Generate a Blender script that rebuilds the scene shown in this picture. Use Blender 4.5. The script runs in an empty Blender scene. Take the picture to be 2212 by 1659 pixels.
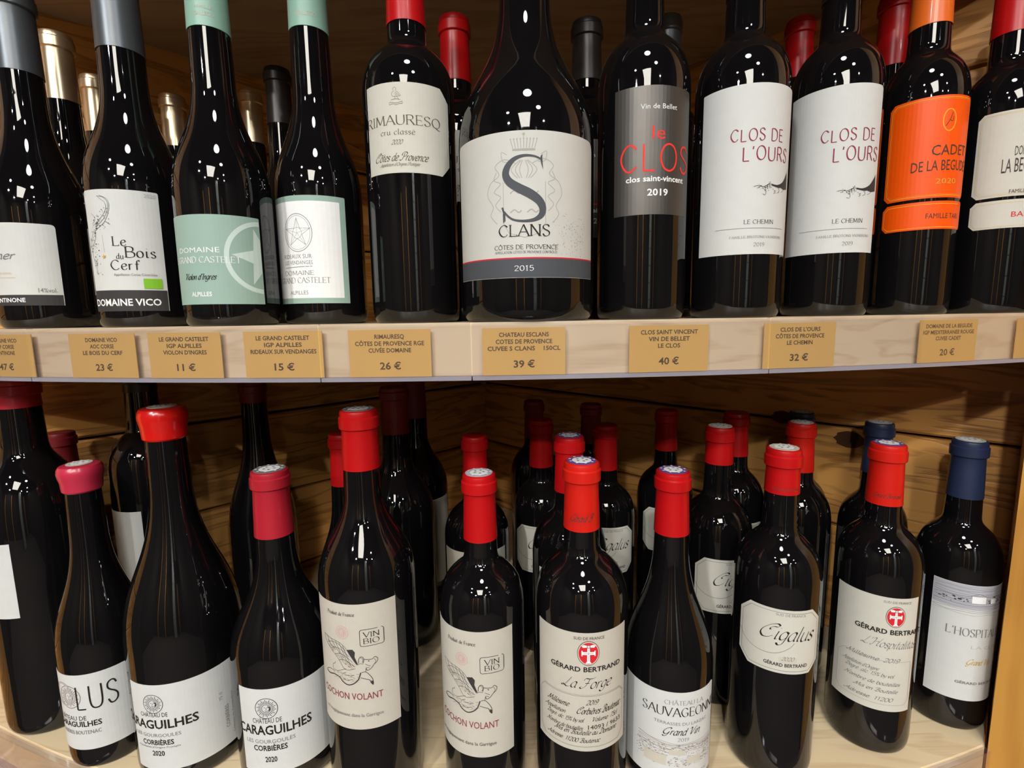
import bpy, bmesh, math, random
from mathutils import Matrix, Vector

# ------------------------------------------------------------------ scene, camera, light
scene = bpy.context.scene
EYE = 1.30                       # height of the camera above the floor
PITCH, ROLL = math.radians(7.69), math.radians(0.9)
cam_data = bpy.data.cameras.new('camera')
cam_data.sensor_width = 36.0
cam_data.lens = 36.0 * 1080.0 / 2212.0
cam_data.clip_start = 0.02
cam = bpy.data.objects.new('camera', cam_data)
scene.collection.objects.link(cam)
_fw = Vector((0, math.cos(PITCH), -math.sin(PITCH)))
_up0 = Vector((0, math.sin(PITCH), math.cos(PITCH)))
_rt = Vector((1, 0, 0)) * math.cos(ROLL) - _up0 * math.sin(ROLL)
_up = _up0 * math.cos(ROLL) + Vector((1, 0, 0)) * math.sin(ROLL)
cam.matrix_world = Matrix(((_rt.x, _up.x, -_fw.x, 0), (_rt.y, _up.y, -_fw.y, 0),
                           (_rt.z, _up.z, -_fw.z, EYE), (0, 0, 0, 1)))
scene.camera = cam
scene.view_settings.view_transform = 'Standard'
scene.view_settings.look = 'None'
scene.view_settings.gamma = 1.0
scene.view_settings.use_curve_mapping = False
scene.view_settings.exposure = -0.1
try:
    scene.cycles.use_denoising = True
    scene.cycles.max_bounces = 5
    scene.cycles.diffuse_bounces = 2
    scene.cycles.glossy_bounces = 3
    scene.cycles.transparent_max_bounces = 6
    scene.cycles.caustics_reflective = False
    scene.cycles.caustics_refractive = False
    scene.cycles.use_adaptive_sampling = True
    scene.cycles.adaptive_threshold = 0.03
except Exception:
    pass
world = bpy.data.worlds.new('world')
scene.world = world
world.use_nodes = True
world.node_tree.nodes['Background'].inputs[0].default_value = (0.02, 0.017, 0.014, 1)
world.node_tree.nodes['Background'].inputs[1].default_value = 0.3
NEAR_POWER, FAR_POWER = 34.0, 900.0   # emission strength of the near and far ceiling spot lenses
PANEL_POWER = 20.0               # emission strength of the ceiling light panel
CEILING_Z = 2.62
# ceiling spots: x, y, lens radius, strength
LAMPS = [(0.05, -0.42, 0.140, NEAR_POWER), (0.55, -1.00, 0.110, NEAR_POWER * 1.3), (-0.95, -1.10, 0.080, NEAR_POWER * 2.2), (1.15, -1.75, 0.055, FAR_POWER * 0.7), (-1.25, -1.80, 0.065, FAR_POWER * 1.8),
         (0.80, -2.60, 0.055, FAR_POWER * 0.7), (-0.80, -2.70, 0.065, FAR_POWER * 1.8), (1.60, -2.45, 0.050, FAR_POWER * 0.7)]

COL = scene.collection
# shelf heights and the plan of the corner
ZU = EYE - 0.004                 # top of the upper shelf
ZL = EYE - 0.430                 # top of the lower shelf
ZT = EYE + 0.363                 # underside of the shelf above
THICK = 0.041
CORNER = (-0.06, 1.13)
def arc_y(x): return 0.368 + (x + 0.03) ** 2 / 3.28      # bowed front of the tagged shelf and the one above
def arc_low(x): return 0.368 + (x - 0.01) ** 2 / 2.76    # bowed front of the lower shelf

# ------------------------------------------------------------------ helpers
def lin(h):
    h = h.lstrip('#')
    out = []
    for i in (0, 2, 4):
        c = int(h[i:i + 2], 16) / 255.0
        out.append(c / 12.92 if c <= 0.04045 else ((c + 0.055) / 1.055) ** 2.4)
    return (out[0], out[1], out[2], 1.0)

def mesh_obj(name, verts, faces, mat, parent=None, smooth=False, loc=None, rotz=0.0):
    me = bpy.data.meshes.new(name)
    me.from_pydata(verts, [], faces)
    me.validate()
    if smooth:
        for p in me.polygons: p.use_smooth = True
    if mat: me.materials.append(mat)
    me.update()
    ob = bpy.data.objects.new(name, me)
    COL.objects.link(ob)
    if parent: ob.parent = parent
    if loc: ob.location = loc
    if rotz: ob.rotation_euler = (0, 0, rotz)
    return ob

def empty(name, loc=(0, 0, 0), rotz=0.0):
    ob = bpy.data.objects.new(name, None)
    ob.empty_display_size = 0.02
    COL.objects.link(ob)
    ob.location = loc
    ob.rotation_euler = (0, 0, rotz)
    return ob

def tag(ob, label, category=None, group=None, kind=None):
    ob['label'] = label
    if category: ob['category'] = category
    if group: ob['group'] = group
    if kind: ob['kind'] = kind
    return ob

def box_data(x0, x1, y0, y1, z0, z1, b=0.0):
    """a box with chamfered long edges (along x)"""
    if b <= 0:
        v = [(x, y, z) for x in (x0, x1) for y in (y0, y1) for z in (z0, z1)]
        f = [(0, 1, 3, 2), (4, 6, 7, 5), (0, 4, 5, 1), (2, 3, 7, 6), (0, 2, 6, 4), (1, 5, 7, 3)]
        return v, f
    prof = [(y0 + b, z0), (y1 - b, z0), (y1, z0 + b), (y1, z1 - b), (y1 - b, z1), (y0 + b, z1), (y0, z1 - b), (y0, z0 + b)]
    v = [(x0, p[0], p[1]) for p in prof] + [(x1, p[0], p[1]) for p in prof]
    f = [tuple(range(7, -1, -1)), tuple(range(8, 16))]
    for i in range(8):
        j = (i + 1) % 8
        f.append((i, j, j + 8, i + 8))
    return v, f

def lathe(prof, n=56):
    v, f = [], []
    for (r, z) in prof:
        for k in range(n):
            a = 2 * math.pi * k / n
            v.append((r * math.cos(a), r * math.sin(a), z))
    for i in range(len(prof) - 1):
        for k in range(n):
            k2 = (k + 1) % n
            f.append((i * n + k, i * n + k2, (i + 1) * n + k2, (i + 1) * n + k))
    f.append(tuple(range(n - 1, -1, -1)))
    f.append(tuple((len(prof) - 1) * n + k for k in range(n)))
    return v, f

# ------------------------------------------------------------------ materials
def new_mat(name):
    m = bpy.data.materials.new(name)
    m.use_nodes = True
    nt = m.node_tree
    return m, nt, nt.nodes['Principled BSDF']

def noisy(name, c1, c2, scale=40.0, rough=0.5, spec=0.5, bump=0.0, stretch=(1, 1, 1), coat=0.0, metal=0.0, rough_var=0.0):
    m, nt, b = new_mat(name)
    tc = nt.nodes.new('ShaderNodeTexCoord'); mp = nt.nodes.new('ShaderNodeMapping')
    mp.inputs['Scale'].default_value = stretch
    no = nt.nodes.new('ShaderNodeTexNoise'); no.inputs['Scale'].default_value = scale; no.inputs['Detail'].default_value = 2
    cr = nt.nodes.new('ShaderNodeMix'); cr.data_type = 'RGBA'
    cr.inputs['A'].default_value = c1; cr.inputs['B'].default_value = c2
    nt.links.new(tc.outputs['Object'], mp.inputs[0]); nt.links.new(mp.outputs[0], no.inputs['Vector'])
    nt.links.new(no.outputs['Fac'], cr.inputs['Factor']); nt.links.new(cr.outputs['Result'], b.inputs['Base Color'])
    b.inputs['Roughness'].default_value = rough
    b.inputs['Specular IOR Level'].default_value = spec
    b.inputs['Metallic'].default_value = metal
    b.inputs['Coat Weight'].default_value = coat
    if rough_var > 0:
        mr = nt.nodes.new('ShaderNodeMapRange')
        mr.inputs['To Min'].default_value = max(0.0, rough - rough_var); mr.inputs['To Max'].default_value = rough + rough_var
        nt.links.new(no.outputs['Fac'], mr.inputs['Value']); nt.links.new(mr.outputs[0], b.inputs['Roughness'])
    if bump > 0:
        bp = nt.nodes.new('ShaderNodeBump'); bp.inputs['Strength'].default_value = bump; bp.inputs['Distance'].default_value = 0.001
        nt.links.new(no.outputs['Fac'], bp.inputs['Height']); nt.links.new(bp.outputs[0], b.inputs['Normal'])
    return m

def wood(name, light, dark, line, scale=1.0, rough=0.45, bump=0.4, ring=9.0, line_amt=0.5):
    """boards whose grain runs along the local x axis: broad figure plus fine dark grain lines"""
    m, nt, b = new_mat(name)
    N, L = nt.nodes.new, nt.links.new
    tc = N('ShaderNodeTexCoord'); oi = N('ShaderNodeObjectInfo')
    off = N('ShaderNodeVectorMath'); off.operation = 'SCALE'; off.inputs[0].default_value = (7.1, 3.7, 5.3)
    L(oi.outputs['Random'], off.inputs['Scale'])
    ad = N('ShaderNodeVectorMath'); ad.operation = 'ADD'
    L(tc.outputs['Object'], ad.inputs[0]); L(off.outputs[0], ad.inputs[1])
    mp = N('ShaderNodeMapping'); mp.inputs['Scale'].default_value = (0.9 * scale, 7 * scale, 7 * scale)
    L(ad.outputs[0], mp.inputs[0])
    n1 = N('ShaderNodeTexNoise'); n1.inputs['Scale'].default_value = 2.2; n1.inputs['Detail'].default_value = 3
    n1.inputs['Distortion'].default_value = 0.6
    L(mp.outputs[0], n1.inputs['Vector'])
    mul = N('ShaderNodeMath'); mul.operation = 'MULTIPLY'; mul.inputs[1].default_value = ring * 6.28
    L(n1.outputs['Fac'], mul.inputs[0])
    sn = N('ShaderNodeMath'); sn.operation = 'SINE'; L(mul.outputs[0], sn.inputs[0])
    mr = N('ShaderNodeMapRange'); mr.inputs['From Min'].default_value = 0.1; mr.inputs['From Max'].default_value = 1.0
    L(sn.outputs[0], mr.inputs['Value'])
    mp2 = N('ShaderNodeMapping'); mp2.inputs['Scale'].default_value = (6 * scale, 160 * scale, 160 * scale)
    L(ad.outputs[0], mp2.inputs[0])
    n2 = N('ShaderNodeTexNoise'); n2.inputs['Scale'].default_value = 2.0; n2.inputs['Detail'].default_value = 2
    L(mp2.outputs[0], n2.inputs['Vector'])
    mx = N('ShaderNodeMix'); mx.data_type = 'RGBA'; mx.inputs['A'].default_value = light; mx.inputs['B'].default_value = dark
    L(n1.outputs['Fac'], mx.inputs['Factor'])
    f2 = N('ShaderNodeMath'); f2.operation = 'MULTIPLY'; L(mr.outputs[0], f2.inputs[0]); L(n2.outputs['Fac'], f2.inputs[1])
    f3 = N('ShaderNodeMath'); f3.operation = 'MULTIPLY'; f3.inputs[1].default_value = line_amt * 1.8; f3.use_clamp = True
    L(f2.outputs[0], f3.inputs[0])
    mx2 = N('ShaderNodeMix'); mx2.data_type = 'RGBA'; mx2.inputs['B'].default_value = line
    L(mx.outputs['Result'], mx2.inputs['A']); L(f3.outputs[0], mx2.inputs['Factor'])
    L(mx2.outputs['Result'], b.inputs['Base Color'])
    b.inputs['Roughness'].default_value = rough
    bp = N('ShaderNodeBump'); bp.inputs['Strength'].default_value = bump; bp.inputs['Distance'].default_value = 0.0015
    bp.invert = True
    L(f2.outputs[0], bp.inputs['Height']); L(bp.outputs[0], b.inputs['Normal'])
    return m

def emitter(name, color, strength):
    m, nt, b = new_mat(name)
    b.inputs['Base Color'].default_value = (0.8, 0.8, 0.8, 1)
    no = nt.nodes.new('ShaderNodeTexNoise'); no.inputs['Scale'].default_value = 3.0
    mr = nt.nodes.new('ShaderNodeMapRange'); mr.inputs['To Min'].default_value = strength * 0.9; mr.inputs['To Max'].default_value = strength * 1.1
    nt.links.new(no.outputs['Fac'], mr.inputs['Value'])
    b.inputs['Emission Color'].default_value = color
    nt.links.new(mr.outputs[0], b.inputs['Emission Strength'])
    return m

def clear_plastic(name, tint, gloss=0.10, dens=0.0):
    """thin clear sheet: mostly see-through with a faint mirror coat"""
    m = bpy.data.materials.new(name); m.use_nodes = True
    nt = m.node_tree; nt.nodes.clear(); N, L = nt.nodes.new, nt.links.new
    out = N('ShaderNodeOutputMaterial'); tr = N('ShaderNodeBsdfTransparent'); tr.inputs[0].default_value = tint
    gl = N('ShaderNodeBsdfGlossy'); gl.inputs['Roughness'].default_value = 0.08; gl.inputs['Color'].default_value = (0.9, 0.9, 0.95, 1)
    df = N('ShaderNodeBsdfDiffuse'); df.inputs[0].default_value = (0.55, 0.52, 0.58, 1)
    lw = N('ShaderNodeLayerWeight'); lw.inputs['Blend'].default_value = 0.12
    no = N('ShaderNodeTexNoise'); no.inputs['Scale'].default_value = 25.0
    ma = N('ShaderNodeMath'); ma.operation = 'MULTIPLY_ADD'; ma.inputs[1].default_value = gloss * 0.4
    sc = N('ShaderNodeMath'); sc.operation = 'MULTIPLY'; sc.inputs[1].default_value = 0.5
    L(lw.outputs['Facing'], sc.inputs[0])
    L(no.outputs['Fac'], ma.inputs[0]); L(sc.outputs[0], ma.inputs[2])
    m1 = N('ShaderNodeMixShader'); m2 = N('ShaderNodeMixShader'); m2.inputs[0].default_value = dens
    L(ma.outputs[0], m1.inputs[0]); L(tr.outputs[0], m1.inputs[1]); L(gl.outputs[0], m1.inputs[2])
    L(m1.outputs[0], m2.inputs[1]); L(df.outputs[0], m2.inputs[2]); L(m2.outputs[0], out.inputs[0])
    return m

M = {}
M['glass'] = noisy('dark_bottle_glass', (0.0035, 0.0035, 0.0045, 1), (0.006, 0.005, 0.005, 1), 30, 0.025, 0.55, rough_var=0.012)
M['wall_wood'] = wood('stained_wall_boards', lin('f0b264'), lin('e09a4a'), lin('96602a'), 1.9, 0.45, 0.5, 6, 0.6)
M['post_wood'] = wood('varnished_post', lin('dca450'), lin('cc8c3a'), lin('a66a2a'), 0.6, 0.4, 0.2, 6, 0.35)
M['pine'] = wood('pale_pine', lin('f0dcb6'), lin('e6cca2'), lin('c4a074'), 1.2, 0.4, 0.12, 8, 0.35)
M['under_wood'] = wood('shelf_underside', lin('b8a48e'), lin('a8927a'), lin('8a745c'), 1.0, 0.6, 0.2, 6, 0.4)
M['knot'] = noisy('wood_knot', lin('4a2c14'), lin('6a4220'), 90, 0.6)
M['plaster'] = noisy('plaster', lin('332d29'), lin('3c342f'), 6, 0.9, 0.2, 0.2)
M['floor'] = noisy('floor_tiles', lin('4c453f'), lin('565049'), 9, 0.7, 0.2, 0.1)
M['ceiling'] = noisy('dark_ceiling', lin('1c1714'), lin('241d18'), 5, 0.9, 0.2, 0.1)
M['metal'] = noisy('lamp_housing', lin('2a2a2c'), lin('38383a'), 60, 0.35, 0.5, metal=0.6)
M['daylight'] = emitter('panel_diffuser', (1.0, 0.955, 0.86, 1), PANEL_POWER)
M['tile'] = noisy('glazed_tile', lin('c9d0c8'), lin('d4dad2'), 20, 0.3)
M['frame'] = noisy('painted_frame', lin('4a3a2c'), lin('5a4737'), 30, 0.5)
M['rail'] = clear_plastic('clear_rail', (0.94, 0.93, 0.945, 1), 0.08, 0.03)
M['rail_lip'] = clear_plastic('rail_lip', (0.8, 0.78, 0.84, 1), 0.3, 0.45)
M['tag'] = noisy('amber_card', lin('eabc66'), lin('e2b35e'), 14, 0.55, 0.3)
M['paper_white'] = noisy('white_label_paper', lin('d6d6d2'), lin('dededa'), 120, 0.6, 0.25, 0.08)
M['paper_cream'] = noisy('cream_label_paper', lin('d2cec0'), lin('d9d5c9'), 120, 0.6, 0.25, 0.08)
M['paper_ivory'] = noisy('ivory_label_paper', lin('c9c2b3'), lin('d0c9bc'), 120, 0.65, 0.2, 0.08)
M['paper_pearl'] = noisy('pearl_label_paper', lin('cfcdc5'), lin('d6d4cd'), 120, 0.6, 0.25, 0.08)
M['paper_mint'] = noisy('mint_label_paper', lin('99b4a7'), lin('a1bbae'), 90, 0.55, 0.3, 0.05)
M['paper_orange'] = noisy('orange_label_paper', lin('ff5604'), lin('ff5e08'), 20, 0.42, 0.3, coat=0.05)
M['paper_slate'] = noisy('metallic_slate_label', lin('5c5854'), lin('66615c'), 60, 0.44, 0.5, metal=0.75)
M['foil_red'] = noisy('red_foil', lin('bc0c12'), lin('c41216'), 50, 0.34, 0.4, coat=0.05)
M['foil_scarlet'] = noisy('scarlet_foil', lin('d01a10'), lin('d82216'), 50, 0.36, 0.4, coat=0.05)
M['foil_crimson'] = noisy('crimson_foil', lin('b01c2c'), lin('ba2434'), 50, 0.35, 0.5, coat=0.2)
M['wax_red'] = noisy('red_wax', lin('e01210'), lin('e61c18'), 70, 0.22, 0.6, 0.15, coat=0.4)
M['wax_raspberry'] = noisy('raspberry_wax', lin('c32a44'), lin('cc344e'), 70, 0.28, 0.5, 0.15, coat=0.3)
M['foil_navy'] = noisy('navy_foil', lin('222c48'), lin('2a3452'), 60, 0.4, 0.5, 0.1)
M['foil_mint'] = noisy('mint_foil', lin('8db8a4'), lin('98c0ae'), 60, 0.4, 0.5)
M['foil_grey'] = noisy('grey_foil', lin('5c6064'), lin('666a6e'), 60, 0.35, 0.5, metal=0.5)
M['foil_black'] = noisy('black_foil', lin('2b2624'), lin('342e2b'), 60, 0.35, 0.5, metal=0.3)
M['foil_gold'] = noisy('champagne_foil', lin('d8c09a'), lin('e4cfae'), 50, 0.28, 0.5, metal=0.85)
M['foil_orange'] = noisy('orange_foil', lin('ee6a1c'), lin('f07424'), 50, 0.35, 0.5, coat=0.2)
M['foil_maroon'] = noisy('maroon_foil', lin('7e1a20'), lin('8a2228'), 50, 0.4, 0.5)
INK = {'ink': '26221f', 'dark': '4a3a34', 'grey': '7c7a78', 'palegrey': 'b4b2ae', 'white': 'f4f4f2', 'red': 'ef3a32', 'wine': '8c3444',
       'brown': '5e5648', 'slate': '4e5156', 'gold': 'd8a640', 'green': '86c232', 'crimson': 'd62a34', 'mintpale': 'cfe0d8',
       'charcoal': '3c3a3a', 'emboss': 'aeaba2', 'sepia': '8a7468', 'pinksun': 'cf9a94', 'purple': '6a4a8a', 'pale': 'cfc8b8', 'goldline': 'f6a936',
       'mint': 'b5d2c8', 'mist': 'b9b8c0', 'tan': 'd9c39a', 'tagink': '5a4322', 'bandgrey': '4e5156', 'stamp': '26221f', 'etch': '7c7a78'}
for k, h in INK.items():
    c = lin(h); M['ink_' + k] = noisy('print_' + k, c, tuple(min(1, x * 1.06) for x in c[:3]) + (1,), 200, 0.6, 0.25)

# ------------------------------------------------------------------ lettering: a pen-stroke alphabet and the plain built-in face
def _pts(s): return [tuple(float(q) for q in p.split(',')) for p in s.split()]
_G = {}
def G(ch, w, *strokes): _G[ch] = (w, [(s[0], _pts(s[1:])) for s in strokes])
# l = straight strokes, c = smooth curve, o = closed curve; capitals are 10 high, small letters 6.2
G('A', 8, 'l0,0 4,10 8,0', 'l1.5,3.6 6.5,3.6'); G('B', 6.8, 'l.8,0 .8,10', 'c.8,10 3.8,10 5.6,8.8 5.4,6.3 3.4,5.3 .8,5.3', 'c.8,5.3 4,5.3 6.3,4 6.2,1.3 4,0 .8,0')
G('C', 7.6, 'c7,8.2 5,9.9 2.6,9.4 .6,6.5 .6,3.5 2.6,.5 5,.1 7,1.8'); G('D', 8, 'l.8,0 .8,10', 'c.8,10 4,10 6.9,8 7.4,5 6.9,2 4,0 .8,0')
G('E', 6.2, 'l.8,0 .8,10', 'l.8,10 5.6,10', 'l.8,5.2 4.8,5.2', 'l.8,0 5.8,0'); G('F', 6, 'l.8,0 .8,10', 'l.8,10 5.6,10', 'l.8,5.2 4.6,5.2')
G('G', 8.2, 'c7,8.2 5,9.9 2.6,9.4 .6,6.5 .6,3.5 2.6,.5 5,.1 7.1,1.4', 'l7.1,4.4 7.1,1.2', 'l4.8,4.4 7.1,4.4'); G('H', 8.2, 'l.8,0 .8,10', 'l7.2,0 7.2,10', 'l.8,5.2 7.2,5.2')
G('I', 2.6, 'l1.3,0 1.3,10'); G('J', 4.5, 'c3.2,10 3.2,2.5 2.4,.3 .6,.2'); G('K', 7, 'l.8,0 .8,10', 'l6.2,10 .8,4.6', 'l2.6,6.2 6.6,0'); G('L', 6, 'l.8,0 .8,10', 'l.8,0 5.6,0')
G('M', 9.8, 'l.8,0 1.4,10', 'l1.4,10 4.9,1.2 8.4,10', 'l8.4,10 9,0'); G('N', 8.4, 'l.9,0 .9,10', 'l.9,10 7.4,0', 'l7.4,0 7.4,10')
G('O', 8.6, 'o4.3,10 1.6,8.6 .5,5 1.6,1.4 4.3,0 7,1.4 8.1,5 7,8.6'); G('P', 6.4, 'l.8,0 .8,10', 'c.8,10 3.8,10 5.8,8.8 5.8,6 3.8,4.7 .8,4.7')
G('Q', 8.6, 'o4.3,10 1.6,8.6 .5,5 1.6,1.4 4.3,0 7,1.4 8.1,5 7,8.6', 'c4,.6 5.4,-1 7.2,-1.8 8.6,-1.6'); G('R', 7.2, 'l.8,0 .8,10', 'c.8,10 3.8,10 5.6,8.8 5.6,6.3 3.6,5.1 .8,5.1', 'l3.4,5.1 6.8,0')
G('S', 6.2, 'c5.4,8.2 4.4,9.7 2.6,9.9 1,8.9 .8,7.1 2,5.9 4.2,4.7 5.5,3.2 5.2,1.2 3.5,.05 1.7,.2 .5,2'); G('T', 7.2, 'l3.6,0 3.6,10', 'l.3,10 6.9,10')
G('U', 8, 'c.8,10 .8,3.4 1.8,.7 4,0 6.2,.7 7.2,3.4 7.2,10'); G('V', 7.8, 'l0,10 3.9,0 7.8,10'); G('X', 7, 'l.4,0 6.6,10', 'l.4,10 6.6,0'); G('Y', 7, 'l0,10 3.5,5 7,10', 'l3.5,5 3.5,0'); G('Z', 6.6, 'l.6,10 6,10 .4,0 6.2,0')
G('a', 5.2, 'c4.2,5 3.4,6.2 2,6 .6,4 .5,2 1.4,.3 2.8,.4 4.2,2.2', 'c4.3,6.2 4.1,2 4.4,.4 5.2,.8'); G('b', 5.2, 'c.8,10 .7,4 .8,.4', 'c.8,4 2,6.1 3.6,6 4.7,3.6 4,.8 2.2,0 .8,1')
G('c', 4.6, 'c4.2,5 3.2,6.2 1.6,5.8 .5,3.4 1.2,.6 2.8,.1 4.4,1.4'); G('d', 5.4, 'c4.2,5 3.2,6.2 1.6,5.8 .5,3.4 1.2,.5 2.8,.3 4.2,2', 'c4.6,10 4.3,4 4.4,.6 5.3,.7')
G('e', 4.8, 'c.7,3.2 2.6,3.4 4.2,4.4 3.6,6 2,6.1 .7,4.2 .8,1.4 2.2,.1 3.6,.4 4.6,1.6'); G('f', 3.8, 'c4,9 3,10 2,8.6 1.7,4 1.6,0', 'l.4,6 3.4,6')
G('g', 5.2, 'c4.2,5 3.2,6.2 1.6,5.8 .6,3.6 1.2,.9 2.8,.6 4.2,2.4', 'c4.4,6.2 4.3,1 3.6,-2.6 1.8,-3.3 .4,-2'); G('h', 5.4, 'c.9,10 .8,4 .8,0', 'c.8,3.6 2.2,6 3.8,5.8 4.3,3.6 4.2,.6 5.2,.6')
G('i', 2.4, 'c1,6.2 .9,2 1.2,.3 2.2,.8', 'l1.1,8.2 1.3,8.6'); G('j', 2.6, 'c1.4,6.2 1.4,0 .8,-2.6 -.6,-3', 'l1.4,8.2 1.6,8.6'); G('k', 5, 'c.8,10 .8,4 .8,0', 'l4.2,6 .8,2.8', 'l2.2,4 4.6,0')
G('l', 2.4, 'c1.1,10 .9,4 1.1,.6 2.2,.7'); G('m', 8.4, 'c.8,6.2 .8,3 .8,0', 'c.8,3.6 2,6 3.4,5.8 3.8,3.6 3.8,0', 'c3.8,3.6 5.2,6 6.6,5.8 7,3.6 7,.6 8,.7'); G('n', 5.4, 'c.8,6.2 .8,3 .8,0', 'c.8,3.6 2.2,6 3.8,5.8 4.2,3.6 4.2,.6 5.2,.7')
G('o', 5, 'o2.4,6.1 .9,5.2 .4,3 1,.8 2.4,.1 3.8,.8 4.4,3 3.9,5.2'); G('p', 5.2, 'c.8,6.2 .8,2 .8,-3.2', 'c.8,4 2,6.1 3.6,6 4.7,3.6 4,.8 2.2,0 .8,1'); G('q', 5.2, 'c4.2,5 3.2,6.2 1.6,5.8 .6,3.6 1.2,.9 2.8,.6 4.2,2.4', 'c4.4,6.2 4.3,1 4.3,-3.2')
G('r', 3.8, 'c.8,6.2 .8,3 .8,0', 'c.8,3.6 1.8,5.8 3.4,6'); G('s', 4, 'c3.4,5 2.4,6.2 1,5.6 .9,4.2 2.6,3 3.5,1.6 2.4,.1 .5,.9'); G('t', 3.4, 'c1.5,8.8 1.3,4 1.5,.8 3,.7', 'l.2,6 3,6')
G('u', 5.4, 'c.8,6.2 .7,2 1.6,.2 3.2,.6 4.2,2.6', 'c4.3,6.2 4.2,2 4.4,.5 5.3,.8'); G('v', 4.8, 'c.4,6 1.2,3.4 2.2,0 3.2,3 4.4,6.2'); G('w', 7, 'c.4,6 1.2,3 2,0 3.4,5.4 4.8,0 5.8,3 6.6,6.2'); G('x', 4.6, 'l.4,6 4.2,0', 'l4.2,6 .4,0')
G('y', 5, 'c.6,6.2 .9,2.4 2.2,1 3.8,2.6', 'c4.3,6.2 3.8,1 2.6,-2.4 .4,-3'); G('z', 4.6, 'l.4,6 4.2,6 .4,0 4.4,0')
G('0', 6, 'o3,10 1,8.2 .5,5 1,1.8 3,0 5,1.8 5.5,5 5,8.2'); G('1', 4, 'l.8,8.2 2.2,10', 'l2.2,10 2.2,0'); G('2', 5.8, 'c.7,7.6 1.4,9.6 3.2,9.9 5,8.4 4.6,6 2.4,2.8 .5,.1', 'l.5,.1 5.4,.1'); G('3', 5.6, 'c.8,8.6 2.6,10 4.6,8.8 4.4,6.2 2.2,5.2', 'c2.2,5.2 4.8,4.6 5,1.8 3,0 .6,1.2')
G('4', 6, 'l4.2,0 4.2,10 .4,3 5.6,3'); G('5', 5.6, 'l4.8,10 1.4,10 1,5.6', 'c1,5.6 3.2,6.4 5,4.8 4.8,1.6 2.8,0 .6,1'); G('6', 5.8, 'c4.8,9.4 2.6,8.6 .8,5.4 .7,2 2.6,0 4.8,1 5.1,3.8 3.2,5.6 .9,3.6'); G('7', 5.4, 'l.4,10 5,10 2,0'); G('8', 5.8, 'o2.9,10 1.2,8.8 1.2,6.4 2.9,5.3 4.8,3.8 4.8,1.2 2.9,0 1,1.2 1,3.8 2.9,5.3 4.6,6.4 4.6,8.8')
G('9', 5.8, 'c4.9,6.4 2.8,4.4 .8,6 1,9.2 3,10 5,8.2 4.8,3.6 2.8,.6 .8,.4'); G("'", 2.2, 'l1.4,10 .9,7.8'); G('.', 2.4, 'l1,0 1.2,.6'); G(':', 2.6, 'l1.1,.4 1.3,.9', 'l1.1,4 1.3,4.5'); G('-', 4, 'l.6,3.6 3.4,3.6'); G('/', 4, 'l.2,-1 3.8,10.4'); G(',', 2.4, 'l1.2,.4 .7,-1.4'); G('%', 7, 'l1,0 6,10', 'o1.6,9.6 .6,8 1.6,6.4 2.6,8', 'o5.4,3.6 4.4,2 5.4,.4 6.4,2')
_SC = {}
def SC(ch, w, *strokes): _SC[ch] = (w, [(s[0], _pts(s[1:])) for s in strokes])
SC('C', 8.5, 'c5.2,6.6 4.4,6.2 4.2,7.4 5.6,8.6 7.6,8.8 8.4,9.9 6.6,10.9 3.4,9.6 .6,6 .3,2.6 2.4,.2 5.4,.6 7.6,2.4')
SC('L', 7.5, 'c5.6,10.2 4.4,6 3.2,2.4 1.4,.5 .2,1 1.2,1.7 3,.9 5.2,0 7.6,1.2')
SC('F', 8, 'c5,9.2 4.4,5 3.2,1.6 1,.1 -.4,1.2 .8,2.4', 'c.6,8 1.4,10 4.4,9.6 7.4,9.8 9.4,11', 'l2.6,5.2 6,5.4')
SC('P', 7.6, 'c4,9 3.4,4.6 2.4,1.4 .8,.1 -.6,1.4', 'c1,6.4 .2,8.4 2.2,10.4 5.4,10.8 7.4,9 6.4,6 3.8,5.2')
SC('G', 8.5, 'c6.8,8.2 7.4,9.8 5.6,10.4 2.6,9 .6,5.6 .6,2.4 2.6,.4 5.2,1.4 6.8,4.2', 'c7,5 6.2,1 4.6,-2.4 2.2,-3 1,-1.6')
SC('M', 10, 'c-.8,1.2 .4,-.2 1.6,1.6 3.6,9.8', 'c3.6,9.8 4,5 4.4,.4', 'c4.4,.4 6.4,5 8.6,10', 'c8.6,10 8.4,4 8.8,.6 10.2,1.2')
SC('A', 8.5, 'c-.8,1.4 .4,-.2 2,1.6 4.6,6 6.6,10.2', 'c6.6,10.2 6.4,5 6.8,.6 8.4,1', 'l2.6,3.8 7,4.2')
SC('D', 8.5, 'c4,9.4 3.4,4 2.2,.8 .6,.4 1.4,1.6 4.4,.2 7.4,2.6 8,6.6 5.8,9.6 2.6,10.2 .4,8.6')
SC('N', 9, 'c-.8,1 .6,-.2 1.8,2 3.2,9.6', 'c3.2,9.6 4.8,5 6,.4', 'c6,.4 7,6 8.8,10.6 9.8,10.2')
SC('B', 8, 'c4,9.4 3.4,4 2.2,.8 .4,.8', 'c.6,7.6 1.6,10.4 5,10.6 6.8,8.6 5.4,6 3.4,5.4', 'c3.4,5.4 6.6,5 6.8,2 4.6,-.1 2.2,.8')
SC('V', 7.6, 'c-.4,8.4 1.2,10.2 2.2,8.4 2.4,4 2.8,.2', 'c2.8,.2 5,4.6 6.6,9 8.2,10.4')
SC('H', 9, 'c.2,8.6 1.6,10.4 2.6,8.6 2.2,4 1.2,.6 -.4,.8', 'c8.4,10.4 7,6 6.4,1 8.4,.8', 'c1.6,4.6 4.4,6 7.4,5.6')
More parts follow.
